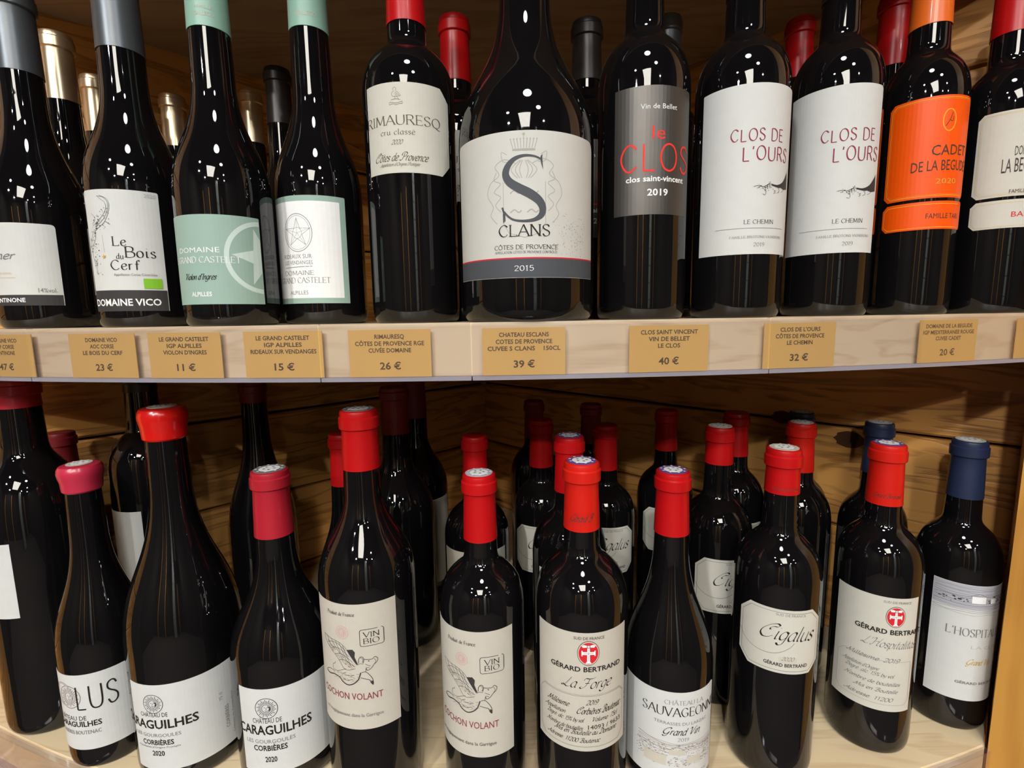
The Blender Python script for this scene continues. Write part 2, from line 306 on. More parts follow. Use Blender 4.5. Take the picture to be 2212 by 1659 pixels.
_ACC = {'É': ('E', 'l2.6,11.2 4.2,12.8'), 'é': ('e', 'l2,7.4 3.4,9'), 'è': ('e', 'l3.2,7.4 1.6,9'), 'È': ('E', 'l4.2,11.2 2.4,12.8'), 'ô': ('o', 'l1.2,7.4 2.4,8.8 3.6,7.4'), 'Ô': ('O', 'l2.8,11 4.3,12.6 5.8,11'), 'Â': ('A', 'l2.6,11 4,12.6 5.4,11')}
for _k, (_b, _s) in _ACC.items(): _G[_k] = (_G[_b][0], _G[_b][1] + [('a', _pts(_s[1:]))])

def spline(p, n, closed=False):
    out = []
    m = len(p)
    for i in range(m if closed else m - 1):
        p1, p2 = p[i], p[(i + 1) % m]
        p0 = p[i - 1] if (i > 0 or closed) else p1
        p3 = p[(i + 2) % m] if (i + 2 < m or closed) else p2
        for k in range(n):
            t = k / n
            out.append(tuple(0.5 * (2 * b + (c - a) * t + (2 * a - 5 * b + 4 * c - d) * t * t + (3 * b - a - 3 * c + d) * t ** 3)
                             for a, b, c, d in zip(p0, p1, p2, p3)))
    out.append(p[0] if closed else p[-1])
    return out

class Art:
    """flat artwork in label millimetres (u to the right, v up), kept per ink colour"""
    def __init__(self): self.ink = {}
    def _g(self, c): return self.ink.setdefault(c, ([], []))
    def poly(self, c, pts):
        v, f = self._g(c); i = len(v); v.extend(pts); f.append(tuple(range(i, i + len(pts))))
    def ribbon(self, c, pts, wid, closed=False):
        """wid: number or function of direction angle"""
        n = len(pts)
        if n < 2: return
        v, f = self._g(c); i0 = len(v)
        for k in range(n):
            a = pts[k - 1] if k > 0 else (pts[n - 2] if closed else pts[0])
            b = pts[k + 1] if k < n - 1 else (pts[1] if closed else pts[n - 1])
            dx, dy = b[0] - a[0], b[1] - a[1]
            L = math.hypot(dx, dy) or 1e-9
            w = (wid(math.atan2(dy, dx)) if callable(wid) else wid) / 2
            nx, ny = -dy / L * w, dx / L * w
            v.append((pts[k][0] + nx, pts[k][1] + ny)); v.append((pts[k][0] - nx, pts[k][1] - ny))
        for k in range(n - 1):
            a = i0 + 2 * k
            f.append((a, a + 1, a + 3, a + 2))
    def swell(self, c, pts, n=8):
        """smooth stroke whose width is the third coordinate of each point"""
        s = spline(pts, n); v, f = self._g(c); i0 = len(v); m = len(s)
        for k in range(m):
            a, b = s[max(k - 1, 0)], s[min(k + 1, m - 1)]
            dx, dy = b[0] - a[0], b[1] - a[1]; L = math.hypot(dx, dy) or 1e-9; w = s[k][2] / 2
            v.append((s[k][0] - dy / L * w, s[k][1] + dx / L * w)); v.append((s[k][0] + dy / L * w, s[k][1] - dx / L * w))
        for k in range(m - 1): f.append((i0 + 2 * k, i0 + 2 * k + 1, i0 + 2 * k + 3, i0 + 2 * k + 2))
    def line(self, c, pts, wid, step=4.0):
        out = [pts[0]]
        for a, b in zip(pts, pts[1:]):
            m = max(1, int(math.hypot(b[0] - a[0], b[1] - a[1]) / step))
            out += [(a[0] + (b[0] - a[0]) * t / m, a[1] + (b[1] - a[1]) * t / m) for t in range(1, m + 1)]
        for a, b in zip(out, out[1:]): self.ribbon(c, [a, b], wid)
    def curve(self, c, pts, wid, n=5, closed=False):
        self.ribbon(c, spline(pts, n, closed), wid, closed)
    def disc(self, c, x, y, rx, ry=None, n=20):
        ry = ry or rx
        v, f = self._g(c)
        for s in range(n):                                   # fan of thin wedges
            a, b = 2 * math.pi * s / n, 2 * math.pi * (s + 1) / n
            i = len(v)
            v.extend([(x, y), (x + rx * math.cos(a), y + ry * math.sin(a)), (x + rx * math.cos(b), y + ry * math.sin(b))]); f.append((i, i + 1, i + 2))
    def ring(self, c, x, y, rx, ry, wid, n=28):
        self.ribbon(c, [(x + rx * math.cos(2 * math.pi * k / n), y + ry * math.sin(2 * math.pi * k / n)) for k in range(n + 1)], wid, True)
    def rect(self, c, x0, y0, x1, y1, step=4.0):
        m = max(1, int((x1 - x0) / step) + 1)
        for k in range(m):
            a, b = x0 + (x1 - x0) * k / m, x0 + (x1 - x0) * (k + 1) / m
            self.poly(c, [(a, y0), (b, y0), (b, y1), (a, y1)])
    @staticmethod
    def shift(art, du):
        for c in art.ink: art.ink[c] = ([(p[0] + du, p[1]) for p in art.ink[c][0]], art.ink[c][1])
        return art
    # --- writing
    def write(self, text, font, u, v, width, cap, c):
        if font in ('sans', 'bold'): return self.plain(text, u, v, width, cap, c, font == 'bold')
        rnd = random.Random(text)
        slant = 0.0; thin, thick, nib, serif, smooth, gap = 0.35, 1.25, 0.38, True, 4, 0.9
        if font == 'script': slant, thin, thick, nib, serif, gap, smooth = 0.42, 0.22, 1.35, 0.62, False, 0.1, 5
        if font == 'thin': thin, thick, serif, gap, smooth = 0.75, 0.75, False, 1.6, 6
        if font == 'hand': thin, thick, nib, serif, gap = 0.7, 1.25, 0.6, False, 1.6
        if font == 'bigserif': thin, thick, nib, serif, smooth = 0.35, 1.45, 0.62, False, 10
        big = cap > 6
        if cap < 4: thin, smooth = thin + 0.25, 3
        if font == 'script' and cap < 7: thin, thick = 0.55, 1.7
        x = 0.0; strokes = []
        for ch in text:
            if ch == ' ': x += 3.2 + gap; continue
            if ch not in _G: continue
            w, ss = _SC[ch] if font == 'script' and ch in _SC else _G[ch]
            dy = rnd.uniform(-.5, .5) if font == 'hand' else 0.0
            for kind, p in ss: strokes.append((kind, [(q[0] + x, q[1] + dy) for q in p], ch))
            x += w + gap
        total = max(x - gap, 0.1)
        sx, sy = width / total, cap / 10.0
        if slant: sx = width / (total + 10 * slant * 0.6)
        sw = (sx + sy) / 2 if font != 'bigserif' else sy
        def T(p): return (u - total * sx / 2 + p[0] * sx + slant * p[1] * sy - slant * 3 * sy, v + p[1] * sy)
        def W(a): return sw * (thin + (thick - thin) * math.sin(a - nib) ** 2)
        for kind, p, ch in strokes:
            if kind == 'c': q = spline(p, smooth)
            elif kind == 'o': q = spline(p, smooth, True)
            else: q = p
            q = [T(a) for a in q]
            if kind in 'la':
                for a, b in zip(q, q[1:]):
                    m = max(1, int(math.hypot(b[0] - a[0], b[1] - a[1]) / 4))
                    self.ribbon(c, [(a[0] + (b[0] - a[0]) * t / m, a[1] + (b[1] - a[1]) * t / m) for t in range(m + 1)], W)
            else: self.ribbon(c, q, W, kind == 'o')
            if serif and kind == 'l' and ch.isalnum():
                for e, o in ((p[0], p[1]), (p[-1], p[-2])):
                    if abs(e[1] - o[1]) > 2 and e[1] in (0.0, 10.0):
                        self.ribbon(c, [T((e[0] - 1.1, e[1] + (.18 if e[1] == 0 else -.18))), T((e[0] + 1.1, e[1] + (.18 if e[1] == 0 else -.18)))], 0.42 * sw)
                    elif abs(e[1] - o[1]) < .1 and e[0] > o[0] and ch in 'EFLTZ':
                        s = 1 if e[1] < 3 else -1
                        self.ribbon(c, [T((e[0], e[1])), T((e[0] + .1, e[1] + s * 1.5))], 0.42 * sw)
        if font == 'bigserif':
            for a, b in (((5.45, 7.4), (5.3, 10.2)), ((.45, 2.7), (.75, -.2))): self.ribbon(c, [T(a), T(((a[0] + b[0]) / 2, (a[1] + b[1]) / 2)), T(b)], 0.45 * sw)
    def plain(self, text, u, v, width, cap, c, bold=False):
        vv, ff = plain_text(text, bold)
        if not vv: return
        x0 = min(p[0] for p in vv); x1 = max(p[0] for p in vv)
        sx = width / max(x1 - x0, 1e-6); sy = cap
        V, F = self._g(c); i = len(V)
        V.extend([(u + (p[0] - (x0 + x1) / 2) * sx, v + p[1] * sy) for p in vv])
        F.extend([tuple(i + k for k in f) for f in ff])

_TXT = {}
def plain_text(text, bold):
    """triangles of a word in the built-in face, capital height scaled to 1"""
    key = (text, bold)
    if key not in _TXT:
        cu = bpy.data.curves.new('t', 'FONT'); cu.body = text; cu.size = 1.0; cu.resolution_u = 2
        cu.offset = 0.022 if bold else 0.0
        ob = bpy.data.objects.new('t', cu); COL.objects.link(ob)
        dg = bpy.context.evaluated_depsgraph_get()
        me = ob.evaluated_get(dg).to_mesh()
        _TXT[key] = ([(p.co.x / CAPH, p.co.y / CAPH) for p in me.vertices], [tuple(p.vertices) for p in me.polygons])
        ob.to_mesh_clear() if hasattr(ob, 'to_mesh_clear') else None
        bpy.data.objects.remove(ob); bpy.data.curves.remove(cu)
    return _TXT[key]
CAPH = 1.0
_h = plain_text('H', False)
CAPH = max(p[1] for p in _h[0]); _TXT.clear()

def cut_columns(verts, faces, step):
    """slice flat artwork into upright columns so it can bend round a bottle"""
    bm = bmesh.new()
    vs = [bm.verts.new((p[0], p[1], 0)) for p in verts]
    for f in faces:
        try: bm.faces.new([vs[i] for i in f])
        except ValueError: pass
    x0 = min(p[0] for p in verts); x1 = max(p[0] for p in verts)
    k = math.ceil(x0 / step)
    while k * step < x1:
        bmesh.ops.bisect_plane(bm, geom=bm.verts[:] + bm.edges[:] + bm.faces[:], plane_co=(k * step, 0, 0), plane_no=(1, 0, 0))
        k += 1
    bm.verts.index_update()
    v = [(p.co.x, p.co.y) for p in bm.verts]; f = [tuple(q.index for q in p.verts) for p in bm.faces]
    bm.free()
    return v, f

def wrap_art(art, parent, r, az, z0, names=None, lift=0.00022, clip=None):
    """bend the artwork round an upright cylinder of radius r; one mesh for each ink"""
    layer = 0
    for c, (v, f) in art.ink.items():
        if not f: continue
        wide = any(max(v[i][0] for i in q) - min(v[i][0] for i in q) > 5.5 for q in f)
        if wide: v, f = cut_columns(v, f, 4.0)
        rr = r + lift + 0.00005 * layer
        P = []
        for (x, y) in v:
            a = az + x / 1000.0 / r
            P.append((rr * math.sin(a), -rr * math.cos(a), z0 + y / 1000.0))
        nm = (names or {}).get(c, 'lettering')
        mesh_obj(nm, P, f, M['ink_' + c], parent)
        layer += 1

def flat_art(art, parent, names=None, y=-0.0004):
    layer = 0
    for c, (v, f) in art.ink.items():
        mesh_obj((names or {}).get(c, 'lettering'), [(p[0] / 1000, y - 0.00003 * layer, p[1] / 1000) for p in v], f, M['ink_' + c], parent)
        layer += 1

def clip_right(vf, x):
    """cut artwork off at an upright line"""
    bm = bmesh.new()
    vs = [bm.verts.new((p[0], p[1], 0)) for p in vf[0]]
    for f in vf[1]: bm.faces.new([vs[i] for i in f])
    bmesh.ops.bisect_plane(bm, geom=bm.verts[:] + bm.edges[:] + bm.faces[:], plane_co=(x, 0, 0), plane_no=(1, 0, 0), clear_outer=True)
    bm.verts.index_update()
    out = ([(p.co.x, p.co.y) for p in bm.verts], [tuple(q.index for q in f.verts) for f in bm.faces])
    bm.free()
    return out

# ------------------------------------------------------------------ the room
S45 = math.sqrt(0.5)
CX0, CY0 = CORNER
WALL_LEN, ROOM_H = 2.70, 2.62
END_R = (CX0 + WALL_LEN * S45, CY0 - WALL_LEN * S45)
END_L = (CX0 - WALL_LEN * S45, CY0 - WALL_LEN * S45)
REAR_Y = -3.30

def structure(ob, label):
    ob['label'] = label; ob['kind'] = 'structure'
    return ob

v, f = box_data(END_L[0] - .1, END_R[0] + .1, REAR_Y - .1, CY0 + .15, -0.05, 0.0)
structure(mesh_obj('floor', v, f, M['floor']), 'dark brown shop floor below the shelves')
v, f = box_data(END_L[0] - .1, END_R[0] + .1, REAR_Y - .1, CY0 + .15, ROOM_H, ROOM_H + .05)
structure(mesh_obj('ceiling', v, f, M['ceiling']), 'dark shop ceiling with small spot lamps')
PLANK_T = 0.016
KNOTS = [(0.622, 1.154, .009), (0.703, 1.135, .011)]
def board_wall(name, label, x0, x1, p0, p1, rotz, seed, knots=()):
    v, f = box_data(x0, x1, PLANK_T, PLANK_T + 0.04, 0, ROOM_H)
    wall = structure(mesh_obj(name, v, f, M['plaster'], None, loc=(CX0, CY0, 0), rotz=rotz), label)
    rnd = random.Random(seed)
    hgt, z = 0.135, -0.062
    cache = {}
    while z < ROOM_H:
        z0, z1 = max(z, 0), min(z + hgt - 0.004, ROOM_H)
        L = round(p1 - p0, 3); H = round(z1 - z0, 4)
        if H not in cache:
            vv, ff = box_data(-L / 2, L / 2, -PLANK_T / 2, PLANK_T / 2, -H / 2, H / 2, 0.0025)
            ob = mesh_obj('plank', vv, ff, M['wall_wood'], wall); cache[H] = ob.data
        else:
            ob = bpy.data.objects.new('plank', cache[H]); COL.objects.link(ob); ob.parent = wall
        ob.location = ((p0 + p1) / 2, PLANK_T / 2 + rnd.uniform(-.0012, .0004), (z0 + z1) / 2)
        for (kx, kz, kr) in knots:
            if z0 < kz < z1:
                n = 18
                kv = [((kx - (p0 + p1) / 2) + kr * 1.5 * math.cos(2 * math.pi * k / n) * (1 + .1 * math.sin(3 * k)), -PLANK_T / 2 - .0004, kz - (z0 + z1) / 2 + kr * math.sin(2 * math.pi * k / n)) for k in range(n)]
                mesh_obj('knot', kv, [tuple(range(n))], M['knot'], ob)
        z += hgt
    return wall
board_wall('wall_right', 'brown stained board wall behind the right of the shelves', -.016, WALL_LEN, -.002, 1.15, -math.pi / 4, 3, KNOTS)
board_wall('wall_left', 'brown stained board wall behind the left of the shelves', -WALL_LEN, 0.0, -1.15, -.002, math.pi / 4, 8)
for nm, x0, x1, y0, y1, lab in (('wall_side_right', END_R[0], END_R[0] + .05, REAR_Y, END_R[1] + .1, 'plastered side wall of the shop'),
                                ('wall_side_left', END_L[0] - .05, END_L[0], REAR_Y, END_L[1] + .1, 'plastered side wall opposite'),
                                ('wall_rear', END_L[0] - .05, END_R[0] + .05, REAR_Y - .05, REAR_Y, 'plastered wall with the shop window')):
    v, f = box_data(x0, x1, y0, y1, 0, ROOM_H)
    structure(mesh_obj(nm, v, f, M['plaster']), lab)

def window(name, x0, x1, z0, z1, label):
    w = empty(name, ((x0 + x1) / 2, REAR_Y, z0)); structure(w, label)
    hw, h = (x1 - x0) / 2, z1 - z0
    for (a, b, c, d) in ((-hw, hw, 0, .05), (-hw, hw, h - .05, h), (-hw, -hw + .05, .05, h - .05), (hw - .05, hw, .05, h - .05)):
        v, f = box_data(a, b, 0.0, .05, c, d); mesh_obj('window_frame', v, f, M['frame'], w)
    for s in (-1, 1):
        a, b = (-hw + .05, -.012) if s < 0 else (.012, hw - .05)
        v, f = box_data(a, b, 0.004, .012, .05, h - .05); mesh_obj('window_pane', v, f, M['daylight'], w)
    v, f = box_data(-.012, .012, 0.0, .04, .05, h - .05); mesh_obj('glazing_bar', v, f, M['frame'], w)

# bright rectangular light panel in the ceiling, a white tiled column and timber uprights of the racks across the room
panel = tag(empty('ceiling_light_panel', (-.12, -1.95, ROOM_H)), 'large rectangular glowing light panel set in the ceiling', 'light panel')
v, f = box_data(-.34, .34, -.58, .58, -.022, -.012); mesh_obj('diffuser', v, f, M['daylight'], panel)
for (x0, x1, y0, y1) in ((-.37, -.34, -.61, .61), (.34, .37, -.61, .61), (-.34, .34, -.61, -.58), (-.34, .34, .58, .61)):
    v, f = box_data(x0, x1, y0, y1, -.030, -.001); mesh_obj('panel_frame', v, f, M['frame'], panel)
col = tag(empty('tiled_column', (.62, -2.95, 0)), 'white tiled square column on the far side of the shop', 'column')
v, f = box_data(-.15, .15, -.15, .15, 0, ROOM_H - .01); mesh_obj('core', v, f, M['plaster'], col)
v, f = box_data(-.072, .072, -.006, .006, -.072, .072, .002); tile_mesh = None
for k in range(17):
    for sx in (-.075, .075):
        if tile_mesh is None: o = mesh_obj('tile', v, f, M['tile'], col); tile_mesh = o.data
        else: o = bpy.data.objects.new('tile', tile_mesh); COL.objects.link(o); o.parent = col
        o.location = (sx, .156, .08 + .15 * k)
for k, x in enumerate((-1.35, -.45, 1.35)):
    v, f = box_data(-.045, .045, -.05, .05, 0, 2.3, .004)
    tag(mesh_obj('rack_upright', v, f, M['post_wood'], None, loc=(x, REAR_Y + .08, 0)), 'timber upright of the wine rack across the shop', 'post', 'timber rack uprights')
for i, (x, y, r, power) in enumerate(LAMPS):
    lamp = tag(empty('ceiling_spotlight', (x, y, CEILING_Z)), 'small round recessed ceiling spot lamp with a dark rim', 'lamp', 'ceiling spot lamps')
    v, f = lathe([(r + .018, -.002), (r + .020, -.010), (r + .012, -.022), (r + .003, -.024), (r + .001, -.012)], 32)
    mesh_obj('housing', v, f[:-2], M['metal'], lamp, True)
    n = 16
    v = [(r * math.cos(2 * math.pi * k / n), r * math.sin(2 * math.pi * k / n), -.016) for k in range(n)]
    mesh_obj('lens', v, [tuple(range(n))[::-1]], emitter('lamp_lens_%d' % i, (0.97, 0.985, 1.0, 1), power), lamp)

# ------------------------------------------------------------------ corner shelves with bowed fronts
POST = (0.466, 0.442)                               # front corner of the post that closes the shelves
WALL_R, WALL_L = CX0 + CY0, CY0 - CX0               # x+y on the right wall, y-x on the left wall
def shelf_outline(arc, inset=0.0):
    xl = -0.60
    for _ in range(60): xl = arc(xl) - WALL_L
    n = 44
    pts = [(xl + (POST[0] - .003 - xl) * k / n) for k in range(n + 1)]
    front = [(x, arc(x) + inset) for x in pts]
    t = (WALL_R - .003 - (front[-1][0] + front[-1][1])) / 2
    back = [(front[-1][0] + t, front[-1][1] + t), (CX0, CY0 - .006)]
    return front, back
def shelf(z_top, arc, label, name='corner_shelf'):
    front, back = shelf_outline(arc); f2, _ = shelf_outline(arc, 0.0025)
    nf = len(front)
    V = []; F = []
    rows = [(f2, z_top), (front, z_top - .0025), (front, z_top - THICK + .002), (f2, z_top - THICK)]
    for pts, z in rows: V += [(p[0], p[1], z) for p in pts]
    for k in range(3):
        for i in range(nf - 1):
            F.append((k * nf + i, (k + 1) * nf + i, (k + 1) * nf + i + 1, k * nf + i + 1))
    b = len(V)
    V += [(p[0], p[1], z_top) for p in back] + [(p[0], p[1], z_top - THICK) for p in back]
    F.append(tuple(list(range(0, nf)) + [b, b + 1])[::1])                      # top
    F.append(tuple([3 * nf + i for i in range(nf)] + [b + 2, b + 3])[::-1])    # underside
    F.append((nf - 1, 2 * nf - 1, 3 * nf - 1, 4 * nf - 1, b + 2, b))
    F.append((b, b + 2, b + 3, b + 1))
    F.append((0, b + 1, b + 3, 3 * nf, 2 * nf, nf))
    ob = mesh_obj(name, V, F, M['pine'])
    bm = bmesh.new(); bm.from_mesh(ob.data); bmesh.ops.recalc_face_normals(bm, faces=bm.faces[:])
    bmesh.ops.triangulate(bm, faces=[q for q in bm.faces if len(q.verts) > 6]); bm.to_mesh(ob.data); bm.free()
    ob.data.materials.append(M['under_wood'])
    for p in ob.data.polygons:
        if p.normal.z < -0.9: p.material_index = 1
    return tag(ob, label, 'shelf')
shelf(ZU, arc_y, 'pale pine corner shelf with price tags along its bowed front edge')
shelf(ZL, arc_low, 'pale pine corner shelf standing under the one with price tags')
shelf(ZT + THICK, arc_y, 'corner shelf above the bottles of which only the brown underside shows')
# battens that carry the shelves on both walls
for z, which in ((ZU - THICK, 'tagged'), (ZL - THICK, 'lowest')):
    for side, rot, a, b in (('right', -math.pi / 4, .03, .70), ('left', math.pi / 4, -.82, -.03)):
        v, f = box_data(a, b, -.022, -.001, -.030, -.0005, .002)
        o = mesh_obj('shelf_batten', v, f, M['wall_wood'], None, loc=(CX0, CY0, z), rotz=rot)
        tag(o, 'brown batten under the %s shelf on the %s board wall' % (which, side), 'batten')
# post closing the shelves on the right, standing on the floor against the board wall
depth = (WALL_R - (POST[0] + POST[1])) / math.sqrt(2)
v, f = box_data(0.0, 0.30, 0.0, depth - .002, 0.0, ROOM_H - .002)
post = mesh_obj('wooden_post', v, f, None, None, loc=(POST[0], POST[1], 0), rotz=-math.pi / 4)
tag(post, 'golden varnished wooden post at the right end of the shelves', 'post')
post_mat = M['post_wood'].copy(); post_mat.name = 'post_grain_upright'
for nd in post_mat.node_tree.nodes:
    if nd.type == 'MAPPING': s = nd.inputs['Scale'].default_value; nd.inputs['Scale'].default_value = (s[1], s[2], s[0])
post.data.materials.append(post_mat)

# ------------------------------------------------------------------ clear ticket rails and the price tags
def arc_point(x, off, arc=arc_y):
    s = (arc(x + .001) - arc(x - .001)) / .002; L = math.hypot(1, s)
    return (x + s / L * off, arc(x) - off / L)
def rail(x0, x1, z_top, label):
    root = empty('ticket_rail', (0, 0, 0)); n = 10; arc = arc_y if z_top == ZU else arc_low
    xs = [x0 + (x1 - x0) * k / n for k in range(n + 1)]
    c = arc_point((x0 + x1) / 2, .002, arc); root.location = (c[0], c[1], z_top - THICK)
    def sweep(prof, name, mat):
        V, F = [], []; m = len(prof)
        for x in xs:
            for (o, z) in prof:
                p = arc_point(x, o, arc); V.append((p[0] - c[0], p[1] - c[1], z))
        for i in range(n):
            for k in range(m):
                k2 = (k + 1) % m
                F.append((i * m + k, i * m + k2, (i + 1) * m + k2, (i + 1) * m + k))
        F.append(tuple(range(m))[::-1]); F.append(tuple(n * m + k for k in range(m)))
        mesh_obj(name, V, F, mat, root)
    sweep([(.0052, .0022), (.0052, .0405), (.0060, .0405), (.0060, .0022)], 'front_sheet', M['rail'])
    sweep([(.0002, .0405), (.0060, .0405), (.0060, .0418), (.0002, .0418)], 'top_edge', M['rail'])
    sweep([(.0002, -.0008), (.0066, -.0008), (.0066, .0022), (.0002, .0022)], 'bottom_lip', M['rail_lip'])
    return tag(root, label, 'ticket rail', 'clear ticket rails')
RAILS = [(-.60, -.3855, ZU, 'clear plastic ticket rail reaching the left board wall, with the Cantinone card'), (-.3845, -.1405, ZU, 'long clear ticket rail below the Bois du Cerf and mint capsule bottles'),
         (-.1395, -.0295, ZU, 'short clear ticket rail below the Rimauresq bottle'), (-.0285, .1935, ZU, 'clear ticket rail below the magnum with the letter S'), (.1945, .462, ZU, 'clear ticket rail ending at the golden post under the orange label'),
         (-.60, -.2005, ZL, 'clear ticket rail on the lower shelf below the wax sealed bottles'), (-.1995, .1295, ZL, 'clear ticket rail on the lower shelf below the flying pig bottles'), (.1305, .462, ZL, 'clear ticket rail on the lower shelf ending at the golden post')]
for a, b, z, t in RAILS: rail(a, b, z, t)

TAGS = [(-.4125, ['DOMAINE VICO', 'AOP CORSE', 'CANTINONE'], '47 €'), (-.3171, ['DOMAINE VICO', 'AOC CORSE', 'LE BOIS DU CERF'], '23 €'),
        (-.2463, ['LE GRAND CASTELET', 'IGP ALPILLES', "VIOLON D'INGRES"], '11 €'), (-.1682, ['LE GRAND CASTELET', 'IGP ALPILLES', 'RIDEAUX SUR VENDANGES'], '15 €'),
        (-.0886, ['RIMAURESQ', 'CÔTES DE PROVENCE RGE', 'CUVÉE DOMAINE'], '26 €'), (.0091, ['CHATEAU ESCLANS', 'COTES DE PROVENCE', 'CUVEE S CLANS    150CL'], '39 €'),
        (.1164, ['CLOS SAINT VINCENT', 'VIN DE BELLET', 'LE CLOS'], '40 €'), (.2201, ["CLOS DE L'OURS", 'CÔTES DE PROVENCE', 'LE CHEMIN'], '32 €'),
        (.3565, ['DOMAINE DE LA BEGUDE', 'IGP MEDITERRANEE ROUGE', 'CUVEE CADET'], '20 €'), (.4455, [], '')]
TAG_W, TAG_H = .0605, .0345
for x, lines, price in TAGS:
    w = TAG_W if lines else .030
    p = arc_point(x, .0038); s = (x + .03) / 1.64
    v, f = box_data(-w / 2, w / 2, -.0003, .0003, 0, TAG_H)
    card = mesh_obj('price_tag', v, f, M['tag'], None, loc=(p[0], p[1], ZU - THICK + .0024), rotz=math.atan(s))
    tag(card, ('amber price card for %s at %s' % (lines[-1].split('   ')[0].title() if lines[0] != 'RIMAURESQ' else 'Rimauresq', price.replace('€', 'euro'))) if price else 'blank amber card at the post end of the ticket rail', 'price tag', 'amber price tags on the shelf edge')
    if lines:
        art = Art()
        for k, t in enumerate(lines):
            wd = min(55.0, 2.42 * len(t))
            art.write(t, 'bold', 0, 28.0 - 5.0 * k, wd, 3.0, 'tagink')
        art.write(price, 'bold', 0, 5.6, 15.5 if len(price) > 3 else 12, 5.0, 'tagink')
        flat_art(art, card)

# ------------------------------------------------------------------ bottles
def bez(a, b, c, d, n):
    return [tuple((1 - t) ** 3 * a[i] + 3 * (1 - t) ** 2 * t * b[i] + 3 * (1 - t) * t * t * c[i] + t ** 3 * d[i] for i in (0, 1)) for t in [k / n for k in range(1, n + 1)]]
def bottle_profile(r, h, zs, zn, rn, rt, k1, k2):
    p = [(r * .74, .0035), (r * .80, .0008), (r * .86, 0.0), (r * .925, .0012), (r * .968, .0040), (r * .990, .0085), (r, .0145), (r, zs * .5), (r, zs)]
    d = zn - zs
    if k1 > .7:                                     # round bordeaux shoulder with a tight turn into the neck
        w = r - rn; q = (rn + .20 * w, zn - .10 * d)
        p += bez((r, zs), (r, zs + .58 * d), (rn + .56 * w, zn - .26 * d), q, 14)
        p += bez(q, (rn + .08 * w, zn - .045 * d), (rn, zn + .01 * d), (rn, zn + .14 * d), 6)
        zn = zn + .14 * d
    else: p += bez((r, zs), (r, zs + k1 * d), (rn, zn - k2 * d), (rn, zn), 18)
    p += [(rn + (rt - rn) * t, zn + (h - .016 - zn) * t) for t in (.34, .67, 1.0)]
    p += [(rt + .0012, h - .0155), (rt + .0014, h - .006), (rt + .0006, h - .002), (rt * .8, h - .0012)]
    return p
def radius_at(prof, z):
    for (r0, z0), (r1, z1) in zip(prof[5:], prof[6:]):
        if z0 <= z <= z1 and z1 > z0: return r0 + (r1 - r0) * (z - z0) / (z1 - z0)
    return prof[-2][0]
_MESH = {}
def shared(key, name, build, mat, parent, smooth=True):
    if key not in _MESH:
        v, f = build(); ob = mesh_obj(name, v, f, mat, parent, smooth); _MESH[key] = ob.data
        if smooth: ob.data.set_sharp_from_angle(angle=math.radians(32))
        if smooth:
            for p in ob.data.polygons:
                if len(p.vertices) > 6: p.use_smooth = False
        return ob
    ob = bpy.data.objects.new(name, _MESH[key]); COL.objects.link(ob); ob.parent = parent
    return ob
def foil_profile(prof, h, zc):
    e = .0006; rt = radius_at(prof, h - .02)
    out = [(radius_at(prof, zc) + e, zc)]
    for t in (.25, .5, .75, 1.0):
        z = zc + (h - .0175 - zc) * t; out.append((radius_at(prof, z) + e, z))
    lip = rt + .0024
    out += [(rt + e + .0001, h - .0166), (lip - .0004, h - .0160), (lip, h - .0154), (lip, h - .0066), (lip - .0006, h - .0060), (lip - .0012, h - .0054), (lip - .0011, h - .0026), (lip - .0016, h - .0008), (lip - .0028, h), (lip - .0034, h)]
    return out
def wax_profile(prof, h, zc):
    rt = radius_at(prof, h - .02); w = .0030
    z1 = h - zc
    return [(radius_at(prof, zc) + .0006, zc), (radius_at(prof, zc) + .0018, zc + .0015), (rt + w - .0006, zc + z1 * .22), (rt + w - .0004, zc + z1 * .40), (rt + w + .0008, zc + z1 * .58), (rt + w + .0013, zc + z1 * .75), (rt + w + .0008, zc + z1 * .90), (rt + w - .0008, h + .0002), (rt + w - .004, h + .0015), (rt * .6, h + .0012)]

def label_mesh(r, az, z0, w, h, cut):
    """paper wrapped round the bottle; cut = corner sizes (tl, tr, br, bl) in mm, negative = rounded"""
    tl, tr, br, bl = cut
    us = {-w / 2, w / 2}
    n = max(10, int(w / 3.0))
    for k in range(n + 1): us.add(-w / 2 + w * k / n)
    for c, s in ((tl, -1), (bl, -1), (tr, 1), (br, 1)):
        if c > 0: us.add(s * (w / 2 - c))
        if c < 0:
            for q in (.1, .3, .6, 1.0): us.add(s * (w / 2 + c * q))
    us = sorted(us)
    def drop(u, c, s):
        if c == 0: return 0.0
        d = abs(c) - (w / 2 - s * u)                      # how far into the corner
        if d <= 0: return 0.0
        return d if c > 0 else abs(c) - math.sqrt(max(0, c * c - d * d))
    V, F = [], []
    R, RI = r + .00018, r - .0002
    for u in us:
        top = h - drop(u, tl, -1) - drop(u, tr, 1); bot = drop(u, bl, -1) + drop(u, br, 1)
        a = az + u / 1000 / r; sn, cs = math.sin(a), math.cos(a)
        for (rad, z) in ((RI, bot), (R, bot), (R, top), (RI, top)): V.append((rad * sn, -rad * cs, z0 + z / 1000))
    m = len(us)
    for i in range(m - 1):
        a, b = 4 * i, 4 * i + 4
        F += [(a, b, b + 1, a + 1), (a + 1, b + 1, b + 2, a + 2), (a + 2, b + 2, b + 3, a + 3)]
    F += [(0, 1, 2, 3), (4 * m - 1, 4 * m - 2, 4 * m - 3, 4 * m - 4)]
    return V, F

